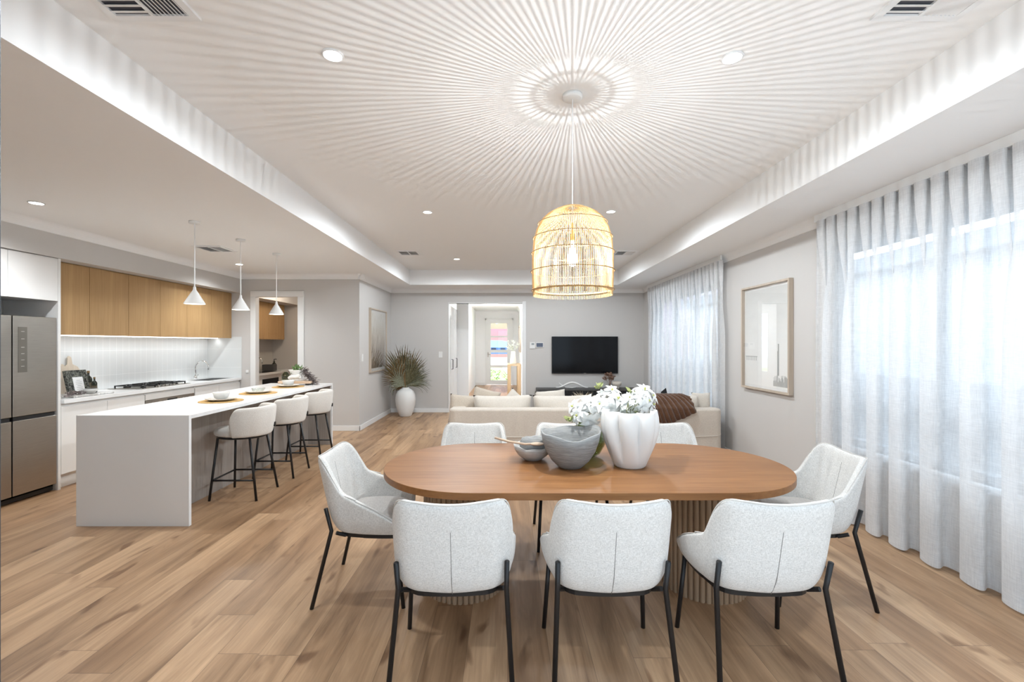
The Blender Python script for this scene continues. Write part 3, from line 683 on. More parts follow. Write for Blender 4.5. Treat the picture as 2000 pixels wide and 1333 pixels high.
# sink and taps
t = thing('kitchen_sink', 'steel sink bowl set in the worktop beside the chrome tap', 'sink', (-4.83, 7.4, .92))
b = bm_new(); bx(b, -5.0, -4.66, 7.12, 7.14, .9205, .924); bx(b, -5.0, -4.66, 7.68, 7.70, .9205, .924); bx(b, -5.0, -4.98, 7.14, 7.68, .9205, .924); bx(b, -4.68, -4.66, 7.14, 7.68, .9205, .924)
obj('rim', b, M['chrome'], t, world=True); obj('bowl', box(-4.98, -4.68, 7.14, 7.68, .9202, .9215), M['dark'], t, world=True)
def tap(loc, label, h=.26, r=.11):
    t = thing('mixer_tap', label, 'tap', loc)
    b = bm_new(); lathe(b, [(0, 0), (.026, 0), (.026, .05), (.018, .06), (.013, .065), (0, .065)], 18); obj('tap_body', b, M['chrome'], t, True)
    pts = [(0, 0, .05), (0, 0, h-r)] + [(r-r*math.cos(PI*k/14), 0, h-r+r*math.sin(PI*k/14)) for k in range(1, 15)] + [(2*r, 0, h-r-.03)]
    obj('spout', tube(bm_new(), pts, .0105, 10), M['chrome'], t, True)
    obj('lever', tube(bm_new(), [(0, .02, .04), (0, .07, .075)], .006, 8), M['chrome'], t, True)
tap((-5.06, 7.38, .92), 'chrome gooseneck mixer tap on the kitchen worktop', .30, .105)
# items by the fridge
bd = thing('chopping_board', 'pale wooden paddle chopping board leaning on the splashback, handle upwards', 'chopping board', (-5.10, 5.33, .92))
poly = [(-.13, 0), (.13, 0), (.135, .02), (.12, .26), (.09, .31), (.03, .34), (.022, .42), (0, .44), (-.022, .42), (-.03, .34), (-.09, .31), (-.12, .26), (-.135, .02)]
b = prism(bm_new(), poly, 0, .016); bmesh.ops.rotate(b, verts=b.verts, cent=(0, 0, 0), matrix=Matrix.Rotation(PI/2, 3, 'X')); bmesh.ops.rotate(b, verts=b.verts, cent=(0, 0, 0), matrix=Matrix.Rotation(PI/2, 3, 'Z')); bmesh.ops.rotate(b, verts=b.verts, cent=(0, 0, 0), matrix=Matrix.Rotation(-.10, 3, 'Y'))
obj('board', b, M['board'], bd, bev=.004)
b = poly2 = prism(bm_new(), [(x*.85, y*.8) for x, y in poly], 0, .016); bmesh.ops.rotate(b, verts=b.verts, cent=(0, 0, 0), matrix=Matrix.Rotation(PI/2, 3, 'X')); bmesh.ops.rotate(b, verts=b.verts, cent=(0, 0, 0), matrix=Matrix.Rotation(PI/2, 3, 'Z')); bmesh.ops.rotate(b, verts=b.verts, cent=(0, 0, 0), matrix=Matrix.Rotation(-.12, 3, 'Y'))
bmesh.ops.translate(b, verts=b.verts, vec=(-5.035, 5.18, .92)); tag(obj('chopping_board', b, M['board'], bev=.004), 'smaller chopping board leaning in front of the taller one, beside the fridge panel', 'chopping board')
mt = tag(obj('marble_tray', box(-4.98, -4.63, 4.86, 5.36, .9205, .94), M['marble'], bev=.006), 'grey marble tray under the cookbook and bottles', 'tray')
bk = thing('cookbook', 'black botanical cookbook with a white card propped on the marble tray', 'book', (-4.80, 5.12, .94))
def leaning(x0, x1, w, h, tilt=-.22):
    b = box(x0, x1, -w/2, w/2, 0, h); bmesh.ops.rotate(b, verts=b.verts, cent=(0, 0, 0), matrix=Matrix.Rotation(tilt, 3, 'Y')); return b
obj('cover', leaning(-.03, 0, .25, .27), M['book'], bk); cd = obj('card', leaning(.001, .004, .12, .19), M['paper'], bk)
bmm = bm_new()
for k in range(7):
    q = leaning(.0045, .0055, .07 if k % 3 else .045, .004); bmesh.ops.translate(q, verts=q.verts, vec=(-math.sin(.22)*(.03+.02*k), 0, math.cos(.22)*(.03+.02*k))); me = bpy.data.meshes.new('x'); q.to_mesh(me); bmm.from_mesh(me); q.free(); bpy.data.meshes.remove(me)
obj('text_lines', bmm, M['ink'], cd)
def bottle(loc, s, label):
    t = thing('oil_bottle', label, 'bottle', loc, group='bottles on the marble tray')
    obj('body', lathe(bm_new(), [(0, 0), (.034*s, 0), (.036*s, .01), (.036*s, .15*s), (.028*s, .17*s), (.012*s, .19*s), (.012*s, .22*s), (0, .22*s)], 22), M['bottle'], t, True)
    obj('cap', lathe(bm_new(), [(0, .22*s), (.014*s, .22*s), (.014*s, .245*s), (0, .245*s)], 14), M['gold'], t)
    obj('paper_label', lathe(bm_new(), [(.0365*s, .04*s), (.0365*s, .11*s)], 22), M['label'], t, True)
bottle((-4.89, 5.31, .94), 1.0, 'taller dark oil bottle behind the short one'); bottle((-4.76, 5.245, .94), .72, 'shorter dark oil bottle in front of the taller one')
t = thing('salt_bowl', 'small pale bowl with a dark rim on the marble tray', 'bowl', (-4.70, 5.13, .94))
obj('body', lathe(bm_new(), [(0, 0), (.03, 0), (.06, .03), (.068, .055), (.063, .055), (.05, .03), (0, .012)], 24), M['ceramic'], t, True)
obj('contents', lathe(bm_new(), [(0, .05), (.063, .05), (.063, .054), (0, .056)], 24), M['black'], t)
def sprig(b, c, n, R, L, w, up=.4, down=False):
    for k in range(n):
        a = rnd.uniform(0, 2*PI); d = Vector((math.cos(a), math.sin(a), rnd.uniform(-.9, up) if down else rnd.uniform(.1, 1.2))).normalized()
        p = Vector(c) + Vector((rnd.uniform(-R, R), rnd.uniform(-R, R), rnd.uniform(-R, R))); l = L*rnd.uniform(.6, 1.2); s = d.orthogonal().normalized()*w
        b.faces.new([b.verts.new(p), b.verts.new(p+d*l*.5+s), b.verts.new(p+d*l), b.verts.new(p+d*l*.5-s)])
b = bm_new()
for k in range(9): sprig(b, (-4.66-.01*k, 4.82+.03*k, .95), 8, .02, .05, .008)
tag(obj('herb_sprig', b, M['trail']), 'dried herb sprig lying on the worktop at the fridge end', 'herbs')

# upper cabinets
YS = [4.69, 5.17, 5.70, 6.22, 6.74, 7.29, 7.83]
UL = ['first oak wall cabinet next to the white fridge enclosure', 'second oak wall cabinet from the fridge', 'third oak wall cabinet from the fridge, left of the hob centre', 'fourth oak wall cabinet from the fridge', 'fifth oak wall cabinet from the fridge', 'last oak wall cabinet, against the pantry wall']
for i in range(6):
    t = thing('wall_cabinet', UL[i], 'cabinet', (-4.95, (YS[i]+YS[i+1])/2, 1.597), group='oak wall cabinets')
    obj('cabinet_body', box(-5.155, -4.763, YS[i], YS[i+1], 1.60, 2.376), M['oak'], t, world=True)
    obj('door', box(-4.763, -4.745, YS[i]+.0022, YS[i+1]-.0022, 1.597, 2.365), M['oak'], t, world=True, bev=.001)
tag(obj('led_strip', box(-4.99, -4.965, 4.72, 7.8, 1.589, 1.5995), M['led']), 'glowing white LED strip under the oak wall cabinets', 'light')
# fridge
t = thing('fridge', 'large four door brushed steel fridge', 'fridge', (-4.9, 4.2, 0))
fy0, fy1, fm, fx = 3.77, 4.645, 4.228, -4.60
obj('body', box(-5.16, fx-.04, fy0, fy1, .05, 1.755), M['dark'], t, world=True)
for y0, y1 in ((fy0, fm-.006), (fm+.006, fy1)):
    obj('door', box(fx-.04, fx, y0, y1, .815, 1.765), M['steel'], t, world=True, bev=.004); obj('door', box(fx-.04, fx, y0, y1, .075, .775), M['steel'], t, world=True, bev=.004)
    obj('grip_rail', box(fx-.035, fx-.012, y0+.01, y1-.01, .775, .81), M['black'], t, world=True)
p = obj('display_panel', box(fx, fx+.002, fm+.05, fm+.13, 1.23, 1.66), mat('fridge_panel', (.20, .185, .16), .35, metal=.8), t, world=True)
for z in (1.62, 1.55, 1.47, 1.41, 1.35, 1.29): obj('icon', box(fx+.002, fx+.003, fm+.075, fm+.105, z-.006, z), M['icon'], p, world=False).location = -world_loc(p)
obj('plinth', box(-5.1, fx-.04, fy0, fy1, 0.012, .07), M['black'], t, world=True)
ft = bm_new(); bx(ft, fx-.1, fx-.06, fy1-.06, fy1-.02, 0, .02); bx(ft, fx-.1, fx-.06, fy0+.02, fy0+.06, 0, .02); obj('foot', ft, M['black'], t, world=True)
t = thing('fridge_end_panel', 'tall white panel between fridge and worktop', 'panel', (-4.88, 4.67, 0)); obj('panel', box(-5.165, -4.60, 4.66, 4.688, 0, 2.376), M['white_cab'], t, world=True, bev=.001)
for y0, y1, lb in ((3.72, 4.19, 'white overhead cabinet above the fridge, cut by the left edge of the photo'), (4.19, 4.658, 'white overhead cabinet above the right half of the fridge')):
    t = thing('overhead_cabinet', lb, 'cabinet', (-4.88, (y0+y1)/2, 1.94), group='white cabinets over the fridge')
    obj('cabinet_body', box(-5.165, -4.62, y0, y1, 1.945, 2.376), M['white_cab'], t, world=True); obj('door', box(-4.62, -4.60, y0+.002, y1-.002, 1.937, 2.37), M['white_cab'], t, world=True, bev=.001)

# pantry fit-out
t = thing('pantry_wall_cabinet', 'oak wall cabinet inside the pantry doorway', 'cabinet', (-5.2, 9.3, 1.597))
obj('cabinet_body', box(-5.39, -5.09, 8.2, 10.35, 1.597, 2.376), M['oak'], t, world=True)
for y0, y1 in ((8.2, 8.92), (8.92, 9.64), (9.64, 10.35)): obj('door', box(-5.09, -5.07, y0+.002, y1-.002, 1.597, 2.37), M['oak'], t, world=True)
t = thing('pantry_cabinet', 'pale base cabinet with a dark microwave inside the pantry', 'cabinet', (-5.1, 9.2, 0))
obj('cabinet_body', box(-5.39, -4.82, 8.0, 10.44, .1, .88), M['white_cab'], t, world=True); obj('kickboard', box(-5.3, -4.88, 8.0, 10.44, 0, .1), M['white_cab'], t, world=True)
obj('worktop', box(-5.39, -4.78, 8.0, 10.44, .88, .92), M['stone'], t, world=True); obj('microwave_front', box(-4.82, -4.80, 8.95, 9.55, .50, .80), M['tv'], t, world=True)
struct('wall_pantry_splashback', box(-5.4, -5.39, 8.0, 10.44, .92, 1.32), mat('white_splash_glass', (.62, .59, .54), .3))
t = thing('pantry_sink', 'dark sink in the pantry worktop', 'sink', (-5.0, 9.4, .92)); obj('bowl', box(-5.2, -4.85, 9.05, 9.75, .9205, .924), M['tv'], t, world=True)
tap((-5.22, 9.35, .92), 'brushed gooseneck tap inside the pantry', .30, .09)
t = thing('soap_bottle', 'dark pump bottle in the pantry beside the tap', 'bottle', (-5.15, 10.05, .92))
obj('body', lathe(bm_new(), [(0, 0), (.05, 0), (.05, .13), (.02, .16), (.02, .19), (0, .19)], 18), M['bottle'], t, True); obj('pump', tube(bm_new(), [(0, 0, .19), (0, 0, .24), (.05, 0, .24)], .009), M['black'], t)
tag(obj('storage_box', box(-5.3, -5.05, 9.82, 9.98, .92, 1.05), M['dark_cab'], bev=.01), 'small dark box behind the pantry sink', 'box')

# ------------------------------------------------------------------ island table settings
zi = .912
PM = [(-2.936, 4.67), (-2.955, 5.40), (-2.985, 6.20)]
pm0 = pl0 = bo0 = None
nm = ['nearest the camera', 'in the middle of the island', 'at the far end by the wooden riser']
def ruffle(a, z, r): return r*(1+.035*math.sin(a*7+1)*(r/.13)) if r > .08 else r
for i, (x, y) in enumerate(PM):
    z = zi
    def mk(name, bm, m, cat, lab, grp, loc, smooth=True, proto=None):
        if proto is None: o = obj(name, bm, m, smooth=smooth)
        else: o = proto.copy(); C.objects.link(o)
        o.location = loc; return tag(o, lab, cat, grp)
    if i == 0:
        b = bm_new(); lathe(b, [(0, 0), (.20, 0), (.203, .003), (.20, .006), (0, .006)], 44)
        pm0 = o = mk('placemat', b, M['placemat'], 'placemat', 'round woven placemat '+nm[0], 'placemats on the island', (x, y, z), False)
        b = bm_new(); lathe(b, [(0, 0), (.08, 0), (.13, .016), (.142, .024), (.138, .026), (.08, .008), (0, .006)], 56, fn=ruffle)
        pl0 = mk('plate', b, M['ceramic'], 'plate', 'white ruffled plate '+nm[0], 'plates on the island', (x, y, z+.0065))
        b = bm_new(); lathe(b, [(0, 0), (.035, 0), (.062, .022), (.079, .076), (.075, .076), (.058, .024), (0, .008)], 36)
        bo0 = mk('bowl', b, M['ceramic'], 'bowl', 'white bowl on the plate '+nm[0], 'bowls on the island', (x, y, z+.015))
    else:
        mk('placemat', None, None, 'placemat', 'round woven placemat '+nm[i], 'placemats on the island', (x, y, z), proto=pm0)
        mk('plate', None, None, 'plate', 'white ruffled plate '+nm[i], 'plates on the island', (x, y, z+.0065), proto=pl0)
        if i == 2: mk('bowl', None, None, 'bowl', 'white bowl on the plate '+nm[i], 'bowls on the island', (x, y, z+.015), proto=bo0)
b = bm_new(); lathe(b, [(0, 0), (.035, 0), (.062, .018), (.074, .05), (.070, .05), (.056, .02), (0, .008)], 40, fn=lambda a, z, r: r*(1+.05*math.sin(5*a)) if z > .01 else r)
tag(obj('bowl', b, M['clear_glass'], smooth=True), 'clear glass bowl on the plate in the middle of the island', 'bowl').location = (PM[1][0], PM[1][1], zi+.015)
t = thing('wooden_riser', 'light timber serving riser at the far end of the island', 'serving board', (-3.0, 6.52, zi))
obj('top', box(-3.24, -2.78, 6.42, 6.64, zi+.025, zi+.058), M['riser'], t, world=True, bev=.004)
for xx in (-3.20, -2.86): obj('foot', box(xx, xx+.04, 6.44, 6.62, zi, zi+.025), M['dark_cab'], t, world=True)
zr = zi+.058
t = thing('sculptural_planter', 'white knotted ceramic planter standing on the timber riser', 'planter', (-3.02, 6.53, zr))
b = bm_new(); lathe(b, [(0, 0), (.085, 0), (.088, .02), (.075, .055), (.07, .075), (.082, .10), (.108, .15), (.112, .158), (.104, .158), (.09, .13), (0, .12)], 36); obj('body', b, M['pot_white'], t, True)
kn = bm_new()
pts = [(-.08+.16*s, -.078-.012*math.sin(s*PI), .035+.055*s+.012*math.sin(s*PI*2)) for s in [k/12 for k in range(13)]]; tube(kn, pts, .026, 12)
tube(kn, [(.02+.07*s, -.07, .085-.045*s) for s in [k/8 for k in range(9)]], .022, 12); obj('knot', kn, M['pot_white'], t, True, sub=1)
b = bm_new(); sprig(b, (.02, 0, .155), 90, .055, .06, .008); obj('succulent', b, M['leaf'], t)
b = bm_new()
for k in range(16):
    s = k/15; sprig(b, (.12+.10*s+.05*s*s, -.02, .17-.19*s), 26, .03, .06, .006, .5, True)
obj('trailing_foliage', b, M['trail'], t)
t = thing('ribbed_glass_jar', 'grey green glass jar left of the white planter', 'jar', (-3.19, 6.55, zr))
obj('body', lathe(bm_new(), [(0, 0), (.05, 0), (.055, .02), (.055, .08), (.035, .11), (.02, .125), (.018, .125), (.03, .108), (.05, .08), (.05, .02), (0, .01)], 28), M['green_glass'], t, True)
rr = bm_new()
for z in (.03, .055, .08): ring(rr, (0, 0, z), .056, .002, 28, 5)
obj('band', rr, M['trail'], t, True)

# ------------------------------------------------------------------ lights: downlights, vents, pendants
DLN = ['ceiling downlight near the camera, left of the pendant', 'ceiling downlight near the camera, right of the pendant', 'middle-distance ceiling downlight left of the pendant', 'middle-distance ceiling downlight just right of the pendant', 'farthest raised-ceiling downlight, between pendant and tray corner', 'far ceiling downlight behind the rattan shade', 'lone downlight over the fridge in the kitchen ceiling', 'downlight behind the middle cone pendant', 'small downlight in the hall ceiling']
d0 = None
for i, (x, y, z) in enumerate(DOWN):
    if d0 is None:
        d0 = thing('downlight', DLN[0], 'downlight', (x, y, z), group='recessed ceiling downlights')
        b = bm_new(); ring(b, (0, 0, -.003), .050, .006, 32, 6); obj('trim_ring', b, M['vent'], d0, True)
        obj('lens', lathe(bm_new(), [(0, -.002), (.046, -.002), (.046, -.006), (0, -.006)], 28), M['lamp_face'], d0)
    else: dup(d0, (x, y, z), 0, DLN[i])
VN = [((-1.61, 1.90, HT), 'large air vent at the top left of the photo', .40), ((1.87, 1.90, HT), 'large air vent at the top right of the photo', .40), ((-1.62, 7.48, HT), 'air vent at the far left of the raised ceiling', .36), ((1.93, 7.48, HT), 'air vent right of the rattan pendant', .36), ((-3.68, 5.73, H), 'air vent in the kitchen ceiling behind the cone pendant', .36)]
def vent(loc, lab, w):
    t = thing('air_vent', lab, 'air vent', loc, group='ceiling air vents'); h = w/2
    b = bm_new(); bx(b, -h, h, -h, -h+.035, -.012, 0); bx(b, -h, h, h-.035, h, -.012, 0); bx(b, -h, -h+.035, -h+.035, h-.035, -.012, 0); bx(b, h-.035, h, -h+.035, h-.035, -.012, 0); bx(b, -.006, .006, -h+.035, h-.035, -.012, 0)
    obj('frame', b, M['vent'], t); obj('duct_shade', box(-h+.03, h-.03, -h+.03, h-.03, -.002, -.0005), M['vent_in'], t)  # thin dark plate painted as the shade behind the louvres
    L = bm_new(); n = 9; i = h-.035
    for k in range(n):
        y = -i + 2*i*(k+.5)/n; sl = .009
        v = [L.verts.new(c) for c in ((-i, y-.014, -.012), (0, y-.014, -.012), (0, y+.010, -.003), (-i, y+.010, -.003))]; L.faces.new(v)
        x = i*(k+.5)/n; v = [L.verts.new(c) for c in ((x-.008, -i, -.003), (x+.006, -i, -.012), (x+.006, i, -.012), (x-.008, i, -.003))]; L.faces.new(v)
    obj('louvre', L, M['vent'], t, solid=.0015)
for v in VN: vent(*v)

def rattan():
    x, y = .392, 2.744
    t = thing('rattan_pendant', 'large bell shaped rattan cage pendant over the dining table', 'pendant light', (x, y, 1.80))
    obj('ceiling_rose', lathe(bm_new(), [(0, HT), (.06, HT), (.06, HT-.02), (.052, HT-.026), (0, HT-.026)], 32, (x, y, 0)), M['cord'], t, True, world=True)
    obj('cord', tube(bm_new(), [(x, y, HT-.02), (x, y, 2.20)], .003, 8), M['cord'], t, world=True)
    prof = [(.236, 1.79), (.240, 1.84), (.242, 1.93), (.241, 2.03), (.234, 2.12), (.216, 2.19), (.186, 2.245), (.15, 2.28), (.105, 2.305), (.06, 2.316), (.03, 2.318)]
    b = bm_new(); n = 132
    for k in range(n):
        a = 2*PI*k/n; rr = prof if k % 3 == 0 else prof[:9]
        tube(b, [(x+r*math.cos(a), y+r*math.sin(a), z) for r, z in rr], .0018, 5)
    s = obj('cage', b, M['rattan'], t, world=True)
    for r, z in ((.243, 1.823), (.246, 1.936), (.243, 2.047), (.233, 2.137), (.203, 2.225)):
        b = bm_new(); ring(b, (x, y, z), r+.004, .0028, 64, 6); obj('hoop', b, M['rattan_hoop'], t, True, world=True)
    b = bm_new(); ring(b, (x, y, 1.823), .233, .006, 64, 6); ring(b, (x, y, 2.316), .075, .004, 40, 6); obj('rim_hoop', b, M['rattan'], t, True, world=True)
    obj('socket', lathe(bm_new(), [(0, 2.23), (.007, 2.23), (.008, 2.165), (.0135, 2.16), (.0145, 2.09), (0, 2.09)], 20, (x, y, 0)), mat('brass_timber_socket', (.62, .40, .14), .5), t, True, world=True)
    b = bm_new(); lathe(b, [(0, 2.09), (.013, 2.09), (.017, 2.07), (.028, 2.04), (.031, 2.01), (.025, 1.98), (.010, 1.967), (0, 1.966)], 20, (x, y, 0))
    o = obj('bulb', b, M['bulb_glass'], t, True, world=True)
rattan()
def cone_pendant(y, lab):
    x = -3.065; t = thing('cone_pendant', lab, 'pendant light', (x, y, 1.89), group='white cone pendants over the island')
    obj('ceiling_rose', lathe(bm_new(), [(0, H), (.048, H), (.048, H-.022), (0, H-.022)], 28, (x, y, 0)), M['cord'], t, True, world=True)
    obj('rod', tube(bm_new(), [(x, y, H-.02), (x, y, 2.04)], .0055, 8), M['cord'], t, world=True)
    obj('shade', lathe(bm_new(), [(.012, 2.06), (.014, 2.03), (.090, 1.897), (.092, 1.889), (.088, 1.889), (.086, 1.897), (.012, 2.025)], 40, (x, y, 0)), M['pot_white'], t, True, world=True)
    obj('diffuser', lathe(bm_new(), [(0, 1.896), (.085, 1.896), (.085, 1.892), (0, 1.892)], 32, (x, y, 0)), M['warm_face'], t, world=True)
cone_pendant(4.46, 'white cone pendant nearest the camera over the island'); cone_pendant(5.23, 'middle white cone pendant over the island'); cone_pendant(6.04, 'farthest white cone pendant, in front of the pantry doorway')

# ------------------------------------------------------------------ table centrepiece
zt = .7503
t = thing('fluted_white_vase', 'tall white matt vase with deep finger-like lobes on the dining table', 'vase', (.752, 2.80, zt))
def lobe(a, z, r):
    k = min(1, max(0, (z-.03)/.14)); return r*(1 + k*(.40*abs(math.cos(3.5*(a+.09*math.sin(11*z+a))+.114))**.42 - .34))
pr = [(0, 0), (.088, 0), (.096, .008), (.110, .04), (.130, .09), (.150, .15), (.163, .21), (.168, .26), (.166, .30), (.160, .335), (.157, .343), (.150, .343), (.152, .33), (.155, .26), (.14, .15), (.09, .03), (0, .02)]
obj('body', lathe(bm_new(), pr, 100, fn=lobe), M['pot_white'], t, True)
obj('inner_glass', lathe(bm_new(), [(.055, .02), (.055, .365), (.052, .365), (.052, .03)], 28), M['clear_glass'], t, True)
t = thing('large_stoneware_bowl', 'large rough grey stoneware bowl with a wavy pulled rim', 'bowl', (.383, 2.77, zt))
b = bm_new()
def wav(a, z, r): return r
lathe(b, [(0, 0), (.062, 0), (.072, .004), (.115, .045), (.150, .10), (.172, .16), (.183, .215), (.176, .218), (.165, .16), (.142, .10), (.105, .05), (.05, .02), (0, .018)], 72)
for v in b.verts:
    a = math.atan2(v.co.y, v.co.x); k = max(0, v.co.z-.05)/.165; v.co.z += k*(-.010*math.cos(a+2.2) + .012*math.cos(2*a-.3) + .006*math.sin(5*a)); s = 1+.02*k*math.sin(3*a+1)+.012*k*noise.noise(v.co*20); v.co.x *= s; v.co.y *= s
obj('body', b, M['stoneware'], t, True)
t = thing('small_stoneware_bowl', 'small pale stoneware bowl holding a grey lump and a wooden spoon', 'bowl', (.165, 2.95, zt))
b = bm_new(); lathe(b, [(0, 0), (.05, 0), (.06, .006), (.098, .035), (.118, .07), (.125, .098), (.119, .098), (.10, .05), (.06, .02), (0, .012)], 60)
for v in b.verts:
    a = math.atan2(v.co.y, v.co.x); k = max(0, v.co.z-.03)/.07; v.co.z += k*(.009*math.cos(2*a+.4)+.004*math.sin(7*a)); v.co.x += k*.004*math.sin(5*a)
obj('body', b, M['bowl_small'], t, True)
b = bm_new(); lathe(b, [(0, .06), (.09, .075), (.098, .10), (.088, .13), (.062, .145), (0, .15)], 40)
for v in b.verts:
    d = noise.noise(v.co*22)*.012; v.co.x *= 1+d*6*.3; v.co.z += d
tag(obj('pumice_stone', b, M['stoneware'], smooth=True), 'rounded grey stone resting in the small bowl', 'stone').location = (.175, 2.95, zt+.06)
t = thing('wooden_spoon', 'pale wooden spoon laid across the small stoneware bowl', 'spoon', (.11, 2.85, zt+.125))
obj('handle', tube(bm_new(), [(-.19, .01, .035), (-.10, 0, .012), (.0, -.01, -.002), (.05, -.012, 0)], .007, 10), M['riser'], t, True)
b = bm_new(); bmesh.ops.create_uvsphere(b, u_segments=18, v_segments=10, radius=1); bmesh.ops.scale(b, verts=b.verts, vec=(.045, .026, .010)); bmesh.ops.translate(b, verts=b.verts, vec=(.075, -.012, 0)); obj('bowl', b, M['riser'], t, True)
t = thing('round_glass_vase', 'round sage green glass vase behind the large grey bowl', 'vase', (.52, 3.02, zt))
obj('body', lathe(bm_new(), [(0, 0), (.05, 0), (.095, .03), (.125, .085), (.130, .12), (.118, .165), (.08, .20), (.05, .215), (.046, .235), (.043, .235), (.047, .213), (.077, .197), (.114, .163), (.126, .12), (.121, .087), (.092, .034), (.04, .006), (0, .006)], 48), M['green_glass'], t, True)

def petal_mesh(L=.055, W=.019, cup=.35):
    b = bm_new()
    def f(u, v):
        w = W*math.sin(PI*min(1, (v*.93+.07))**.85)*(1-.25*v) if v < 1 else .0
        x = (u-.5)*2*w; s = v*L; ang = .45 + cup*v
        return Vector((x, s*math.cos(1.0-.75*v*1.0)*1.0, s*math.sin(1.0-.75*v)*.9 + x*x*7))
    grid(b, 5, 7, f); return b
def blossom_mesh(seed, opening):
    r = random.Random(seed); b = bm_new()
    for ringi, (n, L, op) in enumerate(((3, .045, .35*opening), (5, .066, .80*opening), (6, .078, 1.25*opening))):
        for k in range(n):
            q = petal_mesh(L*r.uniform(.9, 1.12), .015+.003*ringi)
            M1 = Matrix.Rotation(2*PI*k/n + ringi*.5 + r.uniform(-.12, .12), 4, 'Z') @ Matrix.Rotation(.62-op+r.uniform(-.1, .1), 4, 'X')
            bmesh.ops.transform(q, matrix=M1, verts=q.verts); me = bpy.data.meshes.new('t'); q.to_mesh(me); b.from_mesh(me); q.free(); bpy.data.meshes.remove(me)
    for f in b.faces: f.smooth = True
    me = bpy.data.meshes.new('blossom'); b.to_mesh(me); b.free(); me.materials.append(M['petal']); return me
BL = [blossom_mesh(i, o) for i, o in enumerate((1.0, .8, 1.15))]
def pist_mesh():
    b = bm_new(); lathe(b, [(0, 0), (.006, .004), (.007, .014), (.003, .024), (0, .026)], 10); me = bpy.data.meshes.new('pistil'); b.to_mesh(me); b.free(); me.materials.append(M['pistil']); return me
PIS = pist_mesh()
def px(x, y, Y): return Vector(((x-991)/889*Y, Y, 1.5-(y-672)/889*Y))
def bouquet(name, lab, vase_xy, zneck, pts, buds):
    """branch of magnolia: stems run from the vase neck to each blossom"""
    t = thing(name, lab, 'flowers', (vase_xy[0], vase_xy[1], .77)); base = Vector(t.location)
    st = bm_new(); neck = Vector((vase_xy[0], vase_xy[1], zneck)) - base
    r = random.Random(len(pts))
    for i, (p, d) in enumerate(pts):
        q = p - base; root = Vector((r.uniform(-.03, .03), r.uniform(-.03, .03), .0)); nk = neck + Vector((r.uniform(-.02, .02), r.uniform(-.02, .02), 0))
        if i % 2 == 0: tube(st, [root, (root+nk)/2 + Vector((.0, 0, 0)), nk, nk*.45+q*.55+Vector((0, 0, .03)), q-d*.01], .0028, 6)
        else: tube(st, [nk, nk*.5+q*.5+Vector((0, 0, .03)), q-d*.01], .0024, 6)
    obj('stem', st, M['stem'], t, True)
    for i, (p, d) in enumerate(pts):
        me = BL[i % 3]; o = bpy.data.objects.new('blossom', me); C.objects.link(o); o.parent = t; o.location = p-base
        qt = Vector((0, 0, 1)).rotation_difference(d.normalized()); o.rotation_mode = 'QUATERNION'; o.rotation_quaternion = qt; s = r.uniform(.92, 1.12); o.scale = (s, s, s)
        if 'pistil' and i % 2 == 0:
            c = bpy.data.objects.new('pistil', PIS); C.objects.link(c); c.parent = o
    for p in buds:
        q = p-base; bb = bm_new()
        for k in range(3):
            d = Vector((r.uniform(-1, 1), r.uniform(-1, 1), r.uniform(-.3, 1))).normalized(); tube(bb, [q+d*.0, q+d*.012, q+d*.024, q+d*.034], [.004, .009, .007, .001], 8)
        sprig(bb, q, 8, .012, .05, .012, .8)
        obj('bud', bb, M['bud'], t, True)
def dirs(x, z, y=-.55): return Vector((x, y, z)).normalized()
LB = [(px(1128, 812, 2.93), dirs(-.6, .1)), (px(1150, 822, 2.90), dirs(-.2, -.4)), (px(1120, 795, 2.98), dirs(-.9, .4)), (px(1148, 786, 2.95), dirs(-.3, .6)), (px(1170, 790, 2.90), dirs(0, .2)), (px(1178, 772, 3.0), dirs(-.2, .9)),
      (px(1195, 764, 2.98), dirs(.1, 1)), (px(1192, 800, 2.88), dirs(.2, 0)), (px(1205, 780, 2.92), dirs(.4, .5)), (px(1165, 808, 2.90), dirs(0, -.3)), (px(1215, 795, 2.93), dirs(.5, .2)), (px(1138, 800, 2.96), dirs(-.5, .3)), (px(1160, 798, 3.02), dirs(-.1, .8))]
bouquet('magnolia_bouquet', 'white magnolia blossoms leaning left out of the round glass vase', (.53, 3.02), 1.0, LB, [px(1112, 822, 2.96), px(1168, 758, 2.99), px(1180, 788, 3.0), px(1118, 818, 2.95)])
RB = [(px(1232, 780, 2.85), dirs(-.4, .6)), (px(1250, 772, 2.86), dirs(0, .9)), (px(1264, 784, 2.84), dirs(.5, .3)), (px(1256, 795, 2.80), dirs(.2, -.2)), (px(1272, 775, 2.88), dirs(.8, .6)), (px(1240, 795, 2.82), dirs(-.3, 0)), (px(1258, 764, 2.9), dirs(.2, 1)), (px(1226, 792, 2.84), dirs(-.6, .2)), (px(1272, 790, 2.86), dirs(.9, .1))]
bouquet('magnolia_bouquet', 'white magnolia blossoms standing in the lobed white vase', (.752, 2.80), 1.09, RB, [px(1243, 803, 2.82), px(1236, 770, 2.88)])

